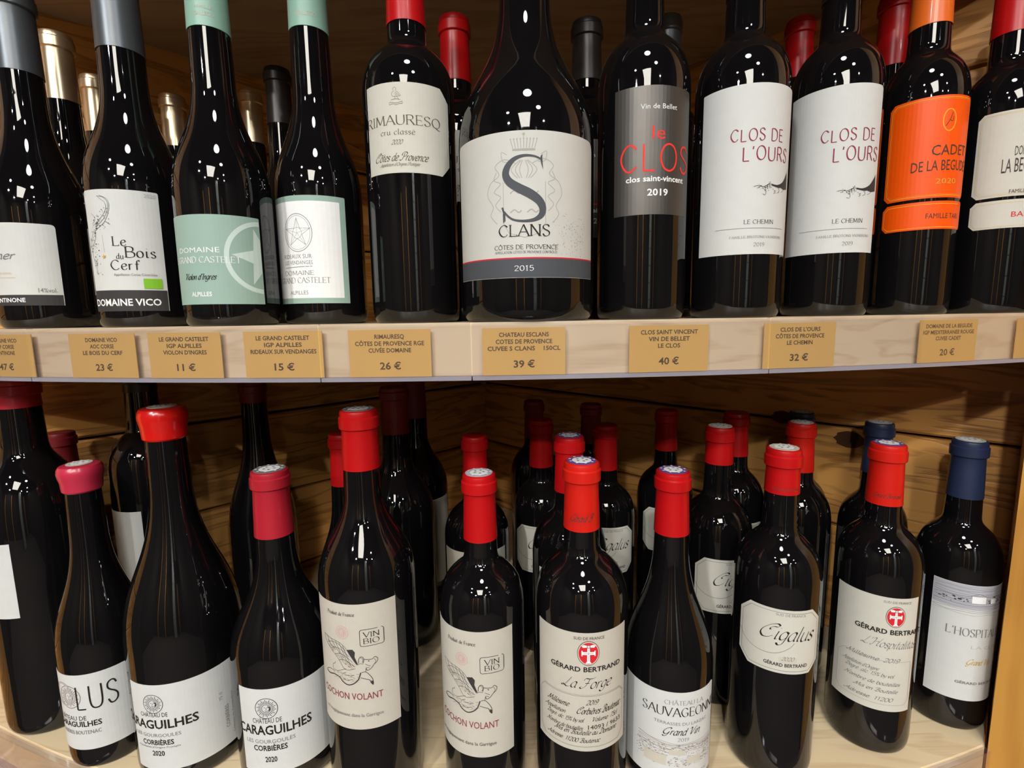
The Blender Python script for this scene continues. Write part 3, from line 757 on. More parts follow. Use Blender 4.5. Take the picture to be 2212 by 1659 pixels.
RAD = {}
SHAPES = {'bordeaux': (.72, .12), 'slope': (.50, .42), 'burgundy': (.42, .52)}
def bottle(pos, shelf_z, r, h, zs, zn, cap, zc, label, group=None, shape='bordeaux', rn=.0150, rt=.0131, wax=False, disc=None, name='wine_bottle', captext=None):
    root = tag(empty(name, (pos[0], pos[1], shelf_z)), label, 'wine bottle', group)
    k1, k2 = SHAPES[shape]
    prof = bottle_profile(r, h, zs, zn, rn, rt, k1, k2)
    key = (r, h, zs, zn, rn, rt, shape)
    shared(('g',) + key, 'glass', lambda: lathe(prof, 64), M['glass'], root)
    if cap:
        cp = shared(('c', cap, zc, wax) + key, 'capsule', lambda: lathe(wax_profile(prof, h, zc) if wax else foil_profile(prof, h, zc), 48), M[cap], root)
        if captext:
            a = Art()
            for (t, fnt, u, v, w, ch, col) in captext: a.write(t, fnt, u, v, w, ch, col)
            wrap_art(a, cp, radius_at(prof, zc + .012) + .0006, math.atan2(-pos[0], pos[1]), zc, lift=.0003)
        if disc:
            rr = (rt + .0024 - .0036) if not wax else rt * .75
            zz = h + (.0002 if not wax else .0016)
            def dm(r0, z): return lambda: lathe([(r0, z - .0004), (r0, z), (r0 * .5, z + .00005)], 28)
            outer = shared(('d1', disc, rr, zz), 'cap_disc', dm(rr, zz + .0003), M['ink_' + disc], cp, False)
            shared(('d2', rr, zz), 'cap_emblem', dm(rr * .66, zz + .0005), M['ink_white'], cp, False)
            q = Art()
            for rad_, k_ in ((.83, 9), (.34, 5)):
                for k in range(k_):
                    an = 2 * math.pi * k / k_
                    q.disc('white' if rad_ > .5 else 'grey', rr * 1000 * rad_ * math.cos(an), rr * 1000 * rad_ * math.sin(an), rr * 70 * 1.4, n=6)
            for c, (vv, ff) in q.ink.items():
                mesh_obj('cap_print', [(p[0] / 1000, p[1] / 1000, zz + .0008) for p in vv], ff, M['ink_' + c], cp)
    RAD[root.name] = r
    return root
def paper(root, az_deg, w, z0, z1, mat, cut=(0, 0, 0, 0), art=None, names=None, name='label', lab=None):
    r = RAD[root.name]; az = math.radians(az_deg)
    V, F = label_mesh(r, az, z0 / 1000, w, z1 - z0, cut)
    ob = mesh_obj(name, V, F, M[mat], root)
    if lab: ob['label'] = lab
    if art: wrap_art(art, ob, r + .00018, az, z0 / 1000, names, lift=.00012)
    return ob
def words(art, rows):
    for (t, fnt, u, v, w, ch, col) in rows: art.write(t, fnt, u, v, w, ch, col)
    return art

# --- small emblems
def sun(art, c, x, y, R):
    art.ring(c, x, y, R, R, R * .06, 32)
    for k in range(28):
        a = 2 * math.pi * k / 28; r0, r1 = R * .48, R * (.88 if k % 2 else .76)
        art.ribbon(c, [(x + r0 * math.cos(a), y + r0 * math.sin(a)), (x + r1 * math.cos(a + .06), y + r1 * math.sin(a + .06))], R * .055)
    art.ring(c, x, y, R * .40, R * .40, R * .05, 18)
    for s in (-1, 1): art.disc(c, x + s * R * .15, y + R * .1, R * .06, R * .035, 8)
    art.line(c, [(x + R * .03, y + R * .12), (x - R * .04, y - R * .08), (x + R * .05, y - R * .1)], R * .04)
    art.curve(c, [(x - R * .14, y - R * .2), (x, y - R * .26), (x + R * .14, y - R * .2)], R * .05)
    art.poly(c, [(x + R * .1, y + R * .3), (x + R * .36, y + R * .12), (x + R * .36, y - R * .16), (x + R * .16, y - R * .3), (x + R * .26, y)])
def star(art, c, x, y, R, wid, rot=90.0, fill=False):
    pts = []
    for k in range(10):
        a = math.radians(rot + 36 * k); q = R if k % 2 == 0 else R * .382
        pts.append((x + q * math.cos(a), y + q * math.sin(a)))
    if fill:
        for k in range(10): art.poly(c, [(x, y), pts[k], pts[(k + 1) % 10]])
    else:
        art.line(c, pts + [pts[0]], wid)
        for k in range(0, 10, 2): art.line(c, [(x, y), pts[k]], wid * .6)
def occitan_seal(art, x, y, rx, ry):
    art.disc('dark', x, y, rx, ry, 30); art.disc('pale', x, y, rx * .95, ry * .95, 30); art.disc('crimson', x, y, rx * .87, ry * .87, 30)
    def P(q): return [(x + a * rx, y + b * ry) for a, b in q]
    art.poly('white', P([(-.14, -.75), (.14, -.75), (.11, .48), (-.11, .48)]))
    art.poly('white', P([(-.56, -.12), (-.56, .12), (.56, .12), (.56, -.12)]))
    art.poly('white', P([(-.62, -.22), (-.52, -.22), (-.52, .22), (-.62, .22)])); art.poly('white', P([(.52, -.22), (.62, -.22), (.62, .22), (.52, .22)]))
    art.poly('white', P([(-.26, -.82), (.26, -.82), (.2, -.7), (-.2, -.7)]))
    art.poly('white', P([(-.62, .62), (-.5, .46), (0, .5), (.5, .46), (.62, .62), (.4, .7), (0, .6), (-.4, .7)]))
    art.ring('grey', x, y + ry * .56, rx * .13, ry * .13, rx * .06, 14)
    for k in range(-4, 5): art.line('grey', P([(k * .1 - .03, -.05), (k * .1 + .03, .05)]), rx * .03)
    for k in range(-6, 4): art.line('grey', P([(-.06, k * .1), (.06, k * .1 + .05)]), rx * .03)
def pig(art, sc=1.0, du=0.0, dv=0.0):
    T = lambda p: [((a + du) * sc, (b + dv) * sc) for a, b in p]
    art.poly('charcoal', T(PIG['behind'])[:4]); art.poly('charcoal', [T(PIG['behind'])[i] for i in (0, 3, 4, 5, 6)])
    for k, p in PIG.items():
        if k in ('behind',): continue
        wd = .62 if k in ('belly',) else .5 if k in ('leg', 'head', 'ear', 'hind') else .5 if k == 'hoof' else .34
        art.curve('charcoal', T(p), wd * sc * (1.6 if k == 'belly' else 1.0), 4)
    art.disc('charcoal', (14.0 + du) * sc, (62.9 + dv) * sc, .5 * sc, n=8); art.poly('charcoal', T(PIG['hoof']))
    rnd = random.Random(5)
    for _ in range(80):
        x, y = rnd.uniform(-19, 5), rnd.uniform(44, 52)
        art.line('sepia', T([(x, y), (x + rnd.uniform(.8, 2.2), y + rnd.uniform(-.3, .5))]), .22 * sc)
    for _ in range(60):
        t = rnd.random(); x = -25 + 26 * t; y = 79 - 19 * t + rnd.uniform(-5, 1)
        art.line('sepia', T([(x, y), (x + 1.6, y - 1.3)]), .22 * sc)
def stamp_box(art, x0, x1, y0, y1):
    q = 2.0
    art.line('stamp', [(x0 + q, y0), (x1 - q, y0)], .45); art.line('stamp', [(x0 + q, y1), (x1 - q - 3, y1)], .45); art.line('stamp', [(x0, y0 + q), (x0, y1 - q)], .4); art.line('stamp', [(x1, y0 + q), (x1, y1 - q)], .6)
    for cx, cy, a in ((x0 + q, y0 + q, 180), (x1 - q, y0 + q, 270), (x1 - q, y1 - q, 0), (x0 + q, y1 - q, 90)):
        art.ribbon('stamp', [(cx + q * math.cos(math.radians(a + t)), cy + q * math.sin(math.radians(a + t))) for t in range(0, 91, 15)], .45)
def octagon(art, c, w, h, m, cut, wid, y0=0.0, cuts=(1, 1, 1, 1)):
    x0, x1, b, t = -w / 2 + m, w / 2 - m, y0 + m, y0 + h - m
    k = [cut * q for q in cuts]
    art.line(c, [(x0 + k[0], t), (x1 - k[1], t), (x1, t - k[1]), (x1, b + k[2]), (x1 - k[2], b), (x0 + k[3], b), (x0, b + k[3]), (x0, t - k[0]), (x0 + k[0], t)], wid)

# ------------------------------------------------------------------ label designs: millimetres on the paper (u right of the middle, v above the lower edge, width, letter height)
P = {
'U0':dict(az=5.8,w=66.6,z0=20.3,z1=91.1,text=[
    ('14%vol.', 'sans', 23.0, 11.4, 12.6, 3.7, 'grey'),
    ('ner', 'script', -4.1, 39.9, 18.9, 6.7, 'grey'),
]),
'U1':dict(az=12.0,w=60.2,z0=13.5,z1=111.6,text=[
    ('2020', 'sans', 24.1, 93.1, 8.2, 3.0, 'palegrey'),
    ('Le', 'serif', -0.6, 53.3, 10.2, 7.4, 'ink'),
    ('du', 'serif', -1.0, 42.5, 5.5, 4.9, 'ink'),
    ('Bois', 'serif', 13.5, 44.0, 21.4, 8.7, 'ink'),
    ('Cerf', 'serif', 1.6, 33.9, 20.9, 7.9, 'ink'),
    ('Appellation Corse Contrôlée', 'sans', 8.2, 29.1, 30.6, 1.9, 'grey'),
    ('DOMAINE VICO', 'bold', -2.3, 4.6, 53.6, 5.4, 'white'),
]),
'U2':dict(az=5.5,w=78.4,z0=17.0,z1=84.3,text=[
    ('DOMAINE', 'sans', -9.1, 39.2, 35.3, 3.8, 'white'),
    ('LE GRAND CASTELET', 'serif', -8.3, 31.6, 61.6, 4.5, 'white'),
    ("Violon d'Ingres", 'script', -8.5, 18.8, 27.5, 4.5, 'ink'),
    ('ALPILLES', 'bold', -7.9, 6.2, 16.9, 3.2, 'white'),
]),
'U3':dict(az=-3.8,w=72.8,z0=17.9,z1=107.5,text=[
    ('RIDEAUX SUR', 'sans', -7.8, 38.0, 27.8, 3.4, 'grey'),
    ('LES VENDANGES', 'sans', -7.2, 33.0, 27.5, 3.1, 'grey'),
    ('DOMAINE', 'serif', -7.6, 24.1, 29.3, 3.5, 'grey'),
    ('LE GRAND CASTELET', 'serif', -9.2, 17.3, 58.6, 4.7, 'grey'),
    ('ALPILLES', 'sans', -7.8, 7.7, 18.1, 3.1, 'grey'),
]),
'U4':dict(az=7.5,w=74.4,z0=117.4,z1=184.1,text=[
    ('RIMAURESQ', 'serif', -5.2, 35.7, 64.7, 7.1, 'brown'),
    ('cru classé', 'serif', -8.4, 28.3, 28.1, 4.4, 'brown'),
    ('2020', 'script', -8.8, 21.2, 9.7, 3.4, 'brown'),
    ('Côtes de Provence', 'script', -6.7, 9.0, 45.5, 5.9, 'brown'),
    ("Appellation d'Origine Protégée", 'script', -7.9, 5.3, 33.2, 2.4, 'brown'),
]),
'U5':dict(az=-4.7,w=128.4,z0=31.3,z1=130.9,text=[
    ('S', 'bigserif', 0.5, 38.4, 32.0, 45.5, 'slate'),
    ('CLANS', 'serif', 0.7, 28.9, 37.1, 7.9, 'ink'),
    ('CÔTES DE PROVENCE', 'serif', 1.9, 20.0, 46.7, 2.9, 'ink'),
    ('APPELLATION CÔTES DE PROVENCE CONTRÔLÉE', 'serif', 1.9, 17.1, 46.0, 1.6, 'ink'),
    ('2015', 'serif', 0.2, 4.9, 13.9, 3.6, 'white'),
]),
'U6':dict(az=3.3,w=68.3,z0=81.8,z1=176.7,text=[
    ('Vin de Bellet', 'sans', 1.4, 78.1, 29.5, 3.6, 'white'),
    ('le', 'sans', 0.9, 56.0, 10.3, 9.8, 'red'),
    ('CLOS', 'thin', 1.6, 32.8, 60.7, 19.8, 'red'),
    ('clos saint-vincent', 'bold', 0.8, 24.9, 49.6, 4.1, 'white'),
    ('2019', 'bold', 1.0, 14.2, 16.6, 4.9, 'white'),
]),
'U7':dict(az=-5.6,w=88.4,z0=51.2,z1=181.1,text=[
    ('CLOS DE', 'hand', 2.9, 87.3, 43.5, 9.0, 'wine'),
    ("L'OURS", 'hand', 11.2, 72.3, 41.8, 10.4, 'wine'),
    ('LE CHEMIN', 'serif', 5.8, 23.7, 24.7, 3.2, 'ink'),
    ('FAMILLE BROTONS VIGNERONS', 'serif', 5.9, 12.6, 45.4, 1.8, 'grey'),
    ('2019', 'serif', 6.1, 6.0, 9.0, 2.9, 'grey'),
]),
'U8':dict(az=-28.6,w=84.8,z0=55.4,z1=195.2,text=[
    ('CLOS DE', 'hand', 11.6, 94.1, 45.2, 9.8, 'wine'),
    ("L'OURS", 'hand', 19.1, 77.4, 40.9, 11.4, 'wine'),
    ('LE CHEMIN', 'serif', 14.1, 25.4, 25.3, 3.5, 'ink'),
    ('FAMILLE BROTONS VIGNERONS', 'serif', 12.5, 13.4, 44.8, 2.0, 'grey'),
    ('2019', 'serif', 14.6, 6.1, 8.9, 3.2, 'grey'),
]),
'U9':dict(az=-19.7,w=71.7,z0=102.8,z1=188.4,text=[
    ('CADET', 'sans', 14.8, 36.0, 33.1, 8.5, 'dark'),
    ('DE LA BEGUDE', 'sans', 9.0, 23.2, 48.8, 8.6, 'dark'),
    ('2020', 'sans', 11.8, 11.9, 17.7, 4.3, 'gold'),
]),
'U10':dict(az=-33.8,w=44.6,z0=102.1,z1=174.5,text=[
    ('DOMAINE DE', 'sans', 11.7, 34.1, 20.9, 7.6, 'dark'),
    ('LA BEGUDE', 'sans', 8.5, 20.1, 29.7, 11.6, 'dark'),
    ('FAMILLE TARI', 'sans', 10.8, 2.5, 21.2, 3.1, 'dark'),
]),
'L0':dict(az=-10.4,w=47.8,z0=133.0,z1=213.5,text=[
]),
'L1':dict(az=13.0,w=72.2,z0=22.2,z1=100.5,text=[
    ('LUS', 'thin', 7.7, 42.6, 34.4, 23.5, 'ink'),
    ('O', 'thin', -23.5, 46.0, 24.0, 23.0, 'palegrey'),
    ('CHÂTEAU DE', 'sans', -19.4, 31.3, 34.5, 4.5, 'ink'),
    ('CARAGUILHES', 'bold', -13.4, 24.6, 46.2, 5.4, 'ink'),
    ('CORBIÈRES BOUTENAC', 'sans', -14.0, 16.7, 45.1, 3.9, 'grey'),
]),
'L2':dict(az=25.0,w=101.1,z0=17.6,z1=103.9,text=[
    ('CHÂTEAU DE', 'sans', -25.8, 54.5, 26.2, 4.2, 'ink'),
    ('CARAGUILHES', 'bold', -26.8, 42.8, 76.2, 8.4, 'ink'),
    ('LES GOURGOULES', 'sans', -25.7, 34.2, 44.2, 3.3, 'grey'),
    ('CORBIÈRES', 'bold', -25.0, 26.1, 29.9, 4.8, 'ink'),
    ("Appellation d'Origine Protégée", 'sans', -25.5, 22.8, 41.1, 1.9, 'grey'),
    ('2020', 'bold', -24.8, 15.1, 11.7, 4.8, 'ink'),
]),
'L3':dict(az=24.2,w=88.4,z0=22.9,z1=106.1,text=[
    ('CHÂTEAU DE', 'sans', -17.5, 50.1, 25.9, 4.6, 'ink'),
    ('CARAGUILHES', 'bold', -13.2, 38.8, 67.3, 8.7, 'ink'),
    ('LES GOURGOULES', 'sans', -16.8, 30.0, 44.2, 3.7, 'grey'),
    ('CORBIÈRES', 'bold', -16.7, 22.6, 30.2, 5.1, 'ink'),
    ('2020', 'bold', -16.3, 11.4, 10.5, 5.1, 'ink'),
]),
'L4':dict(az=-6.0,w=78.3,z0=83.4,z1=197.4,text=[
    ('Produit de France', 'serif', -8.5, 103.6, 25.6, 3.3, 'ink'),
    ('VIN', 'serif', 17.3, 84.6, 12.9, 4.5, 'ink'),
    ('BIO', 'serif', 17.0, 78.8, 13.0, 4.6, 'ink'),
    ('COCHON VOLANT', 'sans', -4.6, 28.1, 57.8, 6.0, 'wine'),
    ('vit magiquement dans la Garrigue', 'sans', -4.0, 12.1, 55.7, 3.1, 'grey'),
]),
'L5':dict(az=-17.7,w=82.6,z0=55.4,z1=171.5,text=[
    ('Produit de France', 'serif', -5.7, 103.7, 26.9, 3.4, 'ink'),
    ('VIN', 'serif', 21.5, 86.5, 12.8, 4.6, 'ink'),
    ('BIO', 'serif', 21.3, 81.0, 12.8, 4.6, 'ink'),
    ('COCHON VOLANT', 'sans', -2.3, 27.6, 57.0, 6.2, 'wine'),
    ('vit magiquement dans la Garrigue', 'sans', -4.6, 11.4, 56.8, 3.1, 'ink'),
]),
'L6':dict(az=-6.9,w=86.0,z0=71.2,z1=177.3,text=[
    ('SUD DE FRANCE', 'sans', 5.8, 100.5, 25.2, 2.4, 'ink'),
    ('GÉRARD BERTRAND', 'bold', 4.0, 72.4, 62.3, 4.1, 'ink'),
    ('La Forge', 'script', 4.6, 57.5, 44.3, 9.1, 'ink'),
    ('Millésime:', 'script', -19.7, 39.4, 22.0, 5.1, 'ink'),
    ('2019', 'script', 8.5, 42.8, 10.9, 4.2, 'ink'),
    ('Appellation', 'script', -23.4, 32.5, 20.6, 3.9, 'ink'),
    ('Corbières Boutenac', 'script', 16.1, 34.5, 41.1, 5.9, 'ink'),
    ('Degré: alc. 15% by vol.', 'script', -14.3, 26.9, 34.1, 3.8, 'ink'),
    ('Volume: 75cl', 'script', 20.3, 27.6, 25.1, 3.8, 'ink'),
    ('Nombre de bouteilles:', 'script', -14.7, 19.5, 33.4, 3.9, 'ink'),
    ('14093 / 9633', 'sans', 20.7, 20.4, 31.2, 3.9, 'ink'),
    ('Mis en Bouteille au Domaine', 'script', 4.2, 15.5, 55.4, 4.3, 'ink'),
    ('Adresse: 11200 Boutenac', 'script', -7.5, 8.3, 46.8, 3.9, 'ink'),
]),
'L7':dict(az=-19.6,w=104.1,z0=21.4,z1=106.7,text=[
    ('CHÂTEAU LA', 'serif', 17.0, 73.7, 35.6, 4.0, 'grey'),
    ('SAUVAGEONNE', 'serif', 16.9, 62.6, 73.9, 8.4, 'ink'),
    ('TERRASSES DU LARZAC', 'sans', 15.4, 54.2, 49.6, 2.7, 'grey'),
    ('Grand Vin', 'script', 15.6, 44.8, 35.3, 6.7, 'ink'),
    ('2019', 'serif', 16.3, 38.8, 10.0, 3.2, 'grey'),
]),
'L8':dict(az=-19.5,w=73.9,z0=110.7,z1=171.1,text=[
    ('SUD DE FRANCE', 'sans', 7.3, 54.7, 24.7, 2.2, 'grey'),
    ('Cigalus', 'script', 6.3, 31.5, 49.6, 14.0, 'ink'),
    ('2020', 'script', 6.3, 12.7, 11.4, 3.6, 'grey'),
    ('GÉRARD BERTRAND', 'bold', 5.6, 6.6, 37.4, 3.1, 'ink'),
]),
'L9':dict(az=-33.9,w=73.4,z0=48.3,z1=164.5,text=[
    ('SUD DE FRANCE', 'sans', 16.0, 110.8, 23.7, 2.3, 'grey'),
    ('GÉRARD BERTRAND', 'bold', 14.1, 79.8, 61.4, 4.6, 'ink'),
    ("L'Hospitalitas", 'script', 13.7, 65.5, 49.3, 8.4, 'grey'),
    ('Millésime: 2019', 'script', 0.0, 51.0, 44.7, 4.2, 'grey'),
    ("Appellation d'Origine", 'script', -9.8, 40.9, 30.5, 3.8, 'grey'),
    ('Degré: alc. 15% by vol.', 'script', -1.6, 35.4, 41.9, 3.8, 'grey'),
    ('Nombre de bouteilles', 'script', 0.9, 26.9, 47.4, 3.8, 'grey'),
    ('Mis en Bouteille', 'script', 4.7, 19.4, 36.9, 3.8, 'grey'),
    ('Adresse: 11200', 'script', -1.4, 10.4, 41.4, 3.8, 'grey'),
]),
'L10':dict(az=-13.4,w=69.6,z0=35.5,z1=159.8,text=[
    ("L'HOSPITALET", 'serif', 6.5, 70.1, 55.9, 8.4, 'grey'),
    ('LA CLAPE', 'serif', 17.1, 57.6, 35.7, 3.0, 'palegrey'),
    ('Grand Vin', 'script', 8.8, 40.0, 24.3, 6.1, 'gold'),
    ('GÉRARD BERTRAND', 'bold', 12.2, 18.5, 45.5, 2.6, 'grey'),
]),
'b1557':dict(az=-22.9,w=41.2,z0=105.9,z1=167.3,text=[
    ('Cigalus', 'script', 12.2, 31.3, 35.0, 15.7, 'ink'),
]),
}
PIG = {
    'belly': [(-29.0,47.7),(-24.5,46.6),(-18.1,48.1),(-12.1,46.8),(-9.6,43.8),(-4.6,41.4),(0.3,42.8),(4.3,46.2),(6.1,50.2),(7.0,53.0)],
    'leg': [(7.7,53.0),(11.0,53.4),(14.1,50.1),(16.4,45.8),(16.7,41.2),(14.8,42.9),(13.8,45.6),(10.3,47.0),(6.7,48.5)],
    'hoof': [(14.9,44.5),(16.5,43.8),(16.6,40.8),(15.1,42.4)],
    'back': [(-19.4,53.0),(-14.6,52.3),(-8.8,54.7),(-5.3,56.1)],
    'chest': [(11.0,53.4),(11.4,56.2),(12.1,54.5)],
    'ear': [(5.6,61.7),(6.0,65.3),(7.7,67.4),(9.5,66.7),(10.1,64.2),(9.2,61.4)],
    'earin': [(7.3,66.5),(8.8,65.9),(9.3,63.0),(8.2,62.7)],
    'head': [(10.2,65.0),(13.4,64.3),(17.0,64.3),(19.2,65.9),(21.4,63.6),(20.4,60.8),(18.1,59.0),(15.5,55.9),(12.5,54.6),(11.5,57.0)],
    'snout': [(18.4,64.2),(19.7,61.8),(18.5,59.7)],
    'eye': [(13.3,63.1),(14.6,62.6)],
    'neck': [(4.8,60.1),(6.7,61.2),(9.6,60.6)],
    'wingtop': [(-29.2,81.8),(-20.8,80.5),(-11.5,79.3),(-5.6,75.6),(-0.5,67.3),(4.4,59.7)],
    'winglow': [(-29.2,81.8),(-27.4,76.9),(-22.9,72.3),(-16.4,67.3),(-11.4,62.2),(-7.8,56.5),(-3.7,55.1),(2.7,56.8)],
    'behind': [(-4.1,73.4),(1.0,74.1),(3.2,71.6),(2.6,67.4),(5.3,60.2),(3.7,60.9),(-0.5,67.7)],
    'f1': [(-24.6,81.4),(-21.3,75.4),(-14.5,71.2)],
    'f2': [(-19.6,80.5),(-15.8,74.9),(-10.4,69.0)],
    'f3': [(-14.8,80.1),(-11.9,73.5),(-7.1,65.6)],
    'f4': [(-11.0,79.0),(-8.0,72.0),(-4.0,62.0)],
    'f5': [(-7.6,76.9),(-4.8,69.3),(-0.7,58.3)],
    'g1': [(-24.6,75.3),(-18.7,78.0),(-11.6,77.2),(-5.0,72.5)],
    'g2': [(-20.5,71.6),(-13.8,73.8),(-7.6,72.0),(-2.1,67.1)],
    'g3': [(-15.9,67.5),(-10.4,69.0),(-4.5,66.8),(0.7,62.5)],
    'g4': [(-11.8,62.9),(-6.4,64.1),(-1.7,61.5),(2.8,58.4)],
    'hind': [(-28.7,47.9),(-27.4,49.8),(-22.6,51.5),(-17.9,51.1)],
    'tail': [(-16.5,60.3),(-16.7,58.6),(-19.0,57.3),(-19.3,53.5)],
    's1': [(-8.5,46.5),(-5.1,45.5),(-0.2,46.9)],
    's2': [(-6.5,50.2),(-3.2,49.9)],
    's3': [(-1.6,50.0),(1.6,50.6)],
    's4': [(-9.0,51.3),(-5.5,52.8)],
    's5': [(11.0,60.4),(15.2,58.0)],
    's6': [(11.6,57.4),(14.4,56.5)],
}
ANTLER = {
    'a': [(-14.1,92.9),(-8.7,91.7),(-5.7,87.7),(-6.4,81.8),(-11.0,74.0),(-19.4,68.5)],
    'b': [(-11.7,93.3),(-6.3,90.7),(-4.6,86.3),(-5.9,79.9),(-10.2,72.0),(-18.4,66.4)],
    'c': [(-14.1,92.9),(-11.0,90.3),(-7.7,87.3),(-7.9,81.9),(-13.2,75.1),(-21.5,69.6)],
    'd': [(-21.5,65.6),(-26.0,57.9),(-27.0,49.8),(-25.0,41.5),(-22.5,32.2)],
    'e': [(-19.8,66.5),(-20.3,59.5),(-25.0,53.8)],
    'f': [(-22.0,79.6),(-18.2,75.4),(-22.1,70.7)],
    'g': [(-13.3,62.1),(-13.1,55.1),(-12.9,48.1)],
}
BIRD = {
    'head': [(-10.5,60.9),(-9.9,62.6),(-8.5,62.7),(-7.8,61.7),(-8.4,60.3)],
    'body': [(-9.4,60.6),(-11.1,59.1),(-11.5,57.6),(-10.2,56.3),(-8.0,56.4),(-6.0,56.4),(-4.6,56.8),(-6.6,59.3),(-8.2,59.8)],
    'wing': [(-9.0,58.9),(-7.4,58.3),(-5.4,56.8)],
    'wing2': [(-8.8,57.9),(-7.2,57.1)],
    'leg': [(-9.1,56.3),(-8.7,54.5)],
    'leg2': [(-7.5,56.2),(-6.1,54.2),(-4.8,53.7)],
    'br': [(-12.2,53.6),(-8.7,54.5),(-5.0,53.7)],
    'ban': [(-13.4,52.2),(-13.5,50.3),(-11.0,51.0),(-8.3,50.2),(-5.4,51.0),(-3.4,51.0),(-3.3,52.7)],
    'ban2': [(-13.4,52.2),(-10.9,52.0),(-8.3,51.3),(-5.6,52.0),(-3.3,52.7)],
}
BEAR = {
    'body': [(14.8,54.4),(20.9,54.0),(28.5,57.5),(33.6,63.1),(35.2,66.4),(36.2,55.7),(28.1,53.1),(19.7,52.4),(14.8,53.5)],
    'leg': [(26.2,53.3),(29.4,51.1),(25.9,48.9)],
    'leg2': [(21.7,52.3),(23.4,49.5),(20.7,47.9)],
    'tw': [(-0.3,52.5),(3.2,53.0),(7.8,52.4),(11.6,54.2),(15.9,54.4)],
    'tw2': [(7.9,50.3),(9.9,48.6),(9.1,46.0),(7.1,46.8)],
    'tw3': [(17.4,49.8),(18.7,48.2),(17.0,47.4)],
}

UPG, LOG = 'bottles along the front of the tagged shelf', 'bottles along the front of the lower shelf'
UBG, LBG = 'bottles standing behind on the tagged shelf', 'bottles standing behind on the lower shelf'
def T(k, skip=()): return [t for t in P[k]['text'] if t[0] not in skip]

# ================= upper shelf, front
b = bottle((-.438, .484), ZU, .038, .295, .100, .205, 'foil_grey', .225, 'slender dark bottle with plain white label above the 47 euro card', UPG, 'burgundy', .0165, .0150)
a = Art(); a.rect('charcoal', -32.9, 0, 32.9, 9.3); words(a, T('U0')); a.line('tan', [(-30, 24), (2, 24)], .5)
a.write('VIN DE CORSE', 'sans', -12, 27, 22, 1.6, 'tan'); a.write('CANTINONE', 'bold', -8, 3, 30, 3.5, 'white')
paper(b, 5.8, 66.6, 20.3, 91.1, 'paper_white', (0, -3, 0, 0), a, {'charcoal': 'label_band'})

b = bottle((-.329, .461), ZU, .0375, .306, .114, .210, 'foil_grey', .2297, 'bottle labelled Le Bois du Cerf with antler drawing and grey capsule', UPG, 'burgundy', .0172, .0158)
a = Art(); a.rect('charcoal', -29.8, 0, 29.8, 17.3); words(a, T('U1'))
for k, p in ANTLER.items(): a.curve('grey', p, .16 if k == 'g' else .3, 5)
rnd = random.Random(2)
for _ in range(95):
    t = rnd.random(); y = 30 + 49 * t; x = -20 - 4.3 * math.sin(t * 3.1) + rnd.gauss(0, 2.8) + (5 if t > .72 else 0)
    if x < -28: continue
    a.disc('grey' if rnd.random() < .55 else 'ink', x, y, rnd.uniform(.2, .66), n=6)
for _ in range(26):
    x, y = rnd.uniform(-13.5, -5.5), rnd.uniform(65, 84); a.disc('grey', x, y, rnd.uniform(.2, .55), n=6)
a.rect('green', 13.6, 18.6, 26.6, 26.9)
for k in range(12):
    an = 2 * math.pi * k / 12; a.disc('white', 20.1 + 4.3 * math.cos(an), 22.8 + 2.0 * math.sin(an) + .9 * math.cos(an), .4, n=6)
star(a, 'gold', -13.7, 44.6, 2.1, .1, 100, True)
paper(b, 12.0, 60.2, 13.5, 111.6, 'paper_white', (-2.5, -1.5, 0, 0), a, {'charcoal': 'label_band', 'gold': 'star_emblem', 'green': 'organic_leaf_emblem'})

b = bottle((-.234, .4276), ZU, .036, .279, .104, .196, 'foil_mint', .2268, 'bottle with sage green label and mint green capsule above the 11 euro card', UPG, 'burgundy', .0155, .0142,
           captext=[('GALLEGO', 'sans', -3, 7, 14, 2.7, 'pale'), ('FAMILLE', 'sans', -3, 12, 12, 2.2, 'pale')])
a = Art()
a.ring('mintpale', 39.3, 36.4, 26.4, 26.4, 3.5, 48); star(a, 'mintpale', 39.3, 36.4, 23.0, .5, 176, True)
a.ink['mintpale'] = clip_right(a.ink['mintpale'], 38.9)
words(a, T('U2'))
paper(b, 5.5, 78.4, 17.0, 84.3, 'paper_mint', (0, -1, 0, 0), a, {'mintpale': 'star_emblem'})

b = bottle((-.172, .473), ZU, .037, .312, .112, .208, 'foil_mint', .2494, 'bottle with white star emblem label edged in mint above the 15 euro card', UPG, 'burgundy', .0168, .0150,
           captext=[('GALLEGO', 'sans', -2, 8, 17, 3.4, 'pale')])
a = Art(); a.rect('white', -35.5, 4.6, 31.2, 85.0)
a.ring('grey', -5.5, 59.2, 13.0, 15.6, .5, 36); a.ring('grey', -5.5, 59.2, 11.4, 14.0, .25, 36); star(a, 'grey', -5.5, 59.0, 12.2, .3); a.ring('grey', -5.5, 59, 4.2, 4.6, .25, 20)
words(a, T('U3')); a.line('grey', [(-21, 30.4), (6, 31.2)], .5)
paper(b, -3.8, 72.8, 17.9, 107.5, 'paper_mint', (0, -1, 0, 0), a, {'white': 'label_panel'}, lab='white label with a pale mint border')

RIM = dict(r=.038, h=.303, zs=.184, zn=.2265, rn=.0158, rt=.0140)
def rim_label(b, az):
    a = Art(); words(a, T('U4'))
    for k, p in BIRD.items(): a.curve('brown', p, .22, 4)
    paper(b, az, 74.4, 117.4, 184.1, 'paper_cream', (0, 9, 9, 0), a)
b = bottle((-.083, .450), ZU, cap='foil_red', zc=.2408, label='bottle with cream notched Rimauresq label and red capsule above the 26 euro card', group=UPG, **RIM); rim_label(b, 7.5)

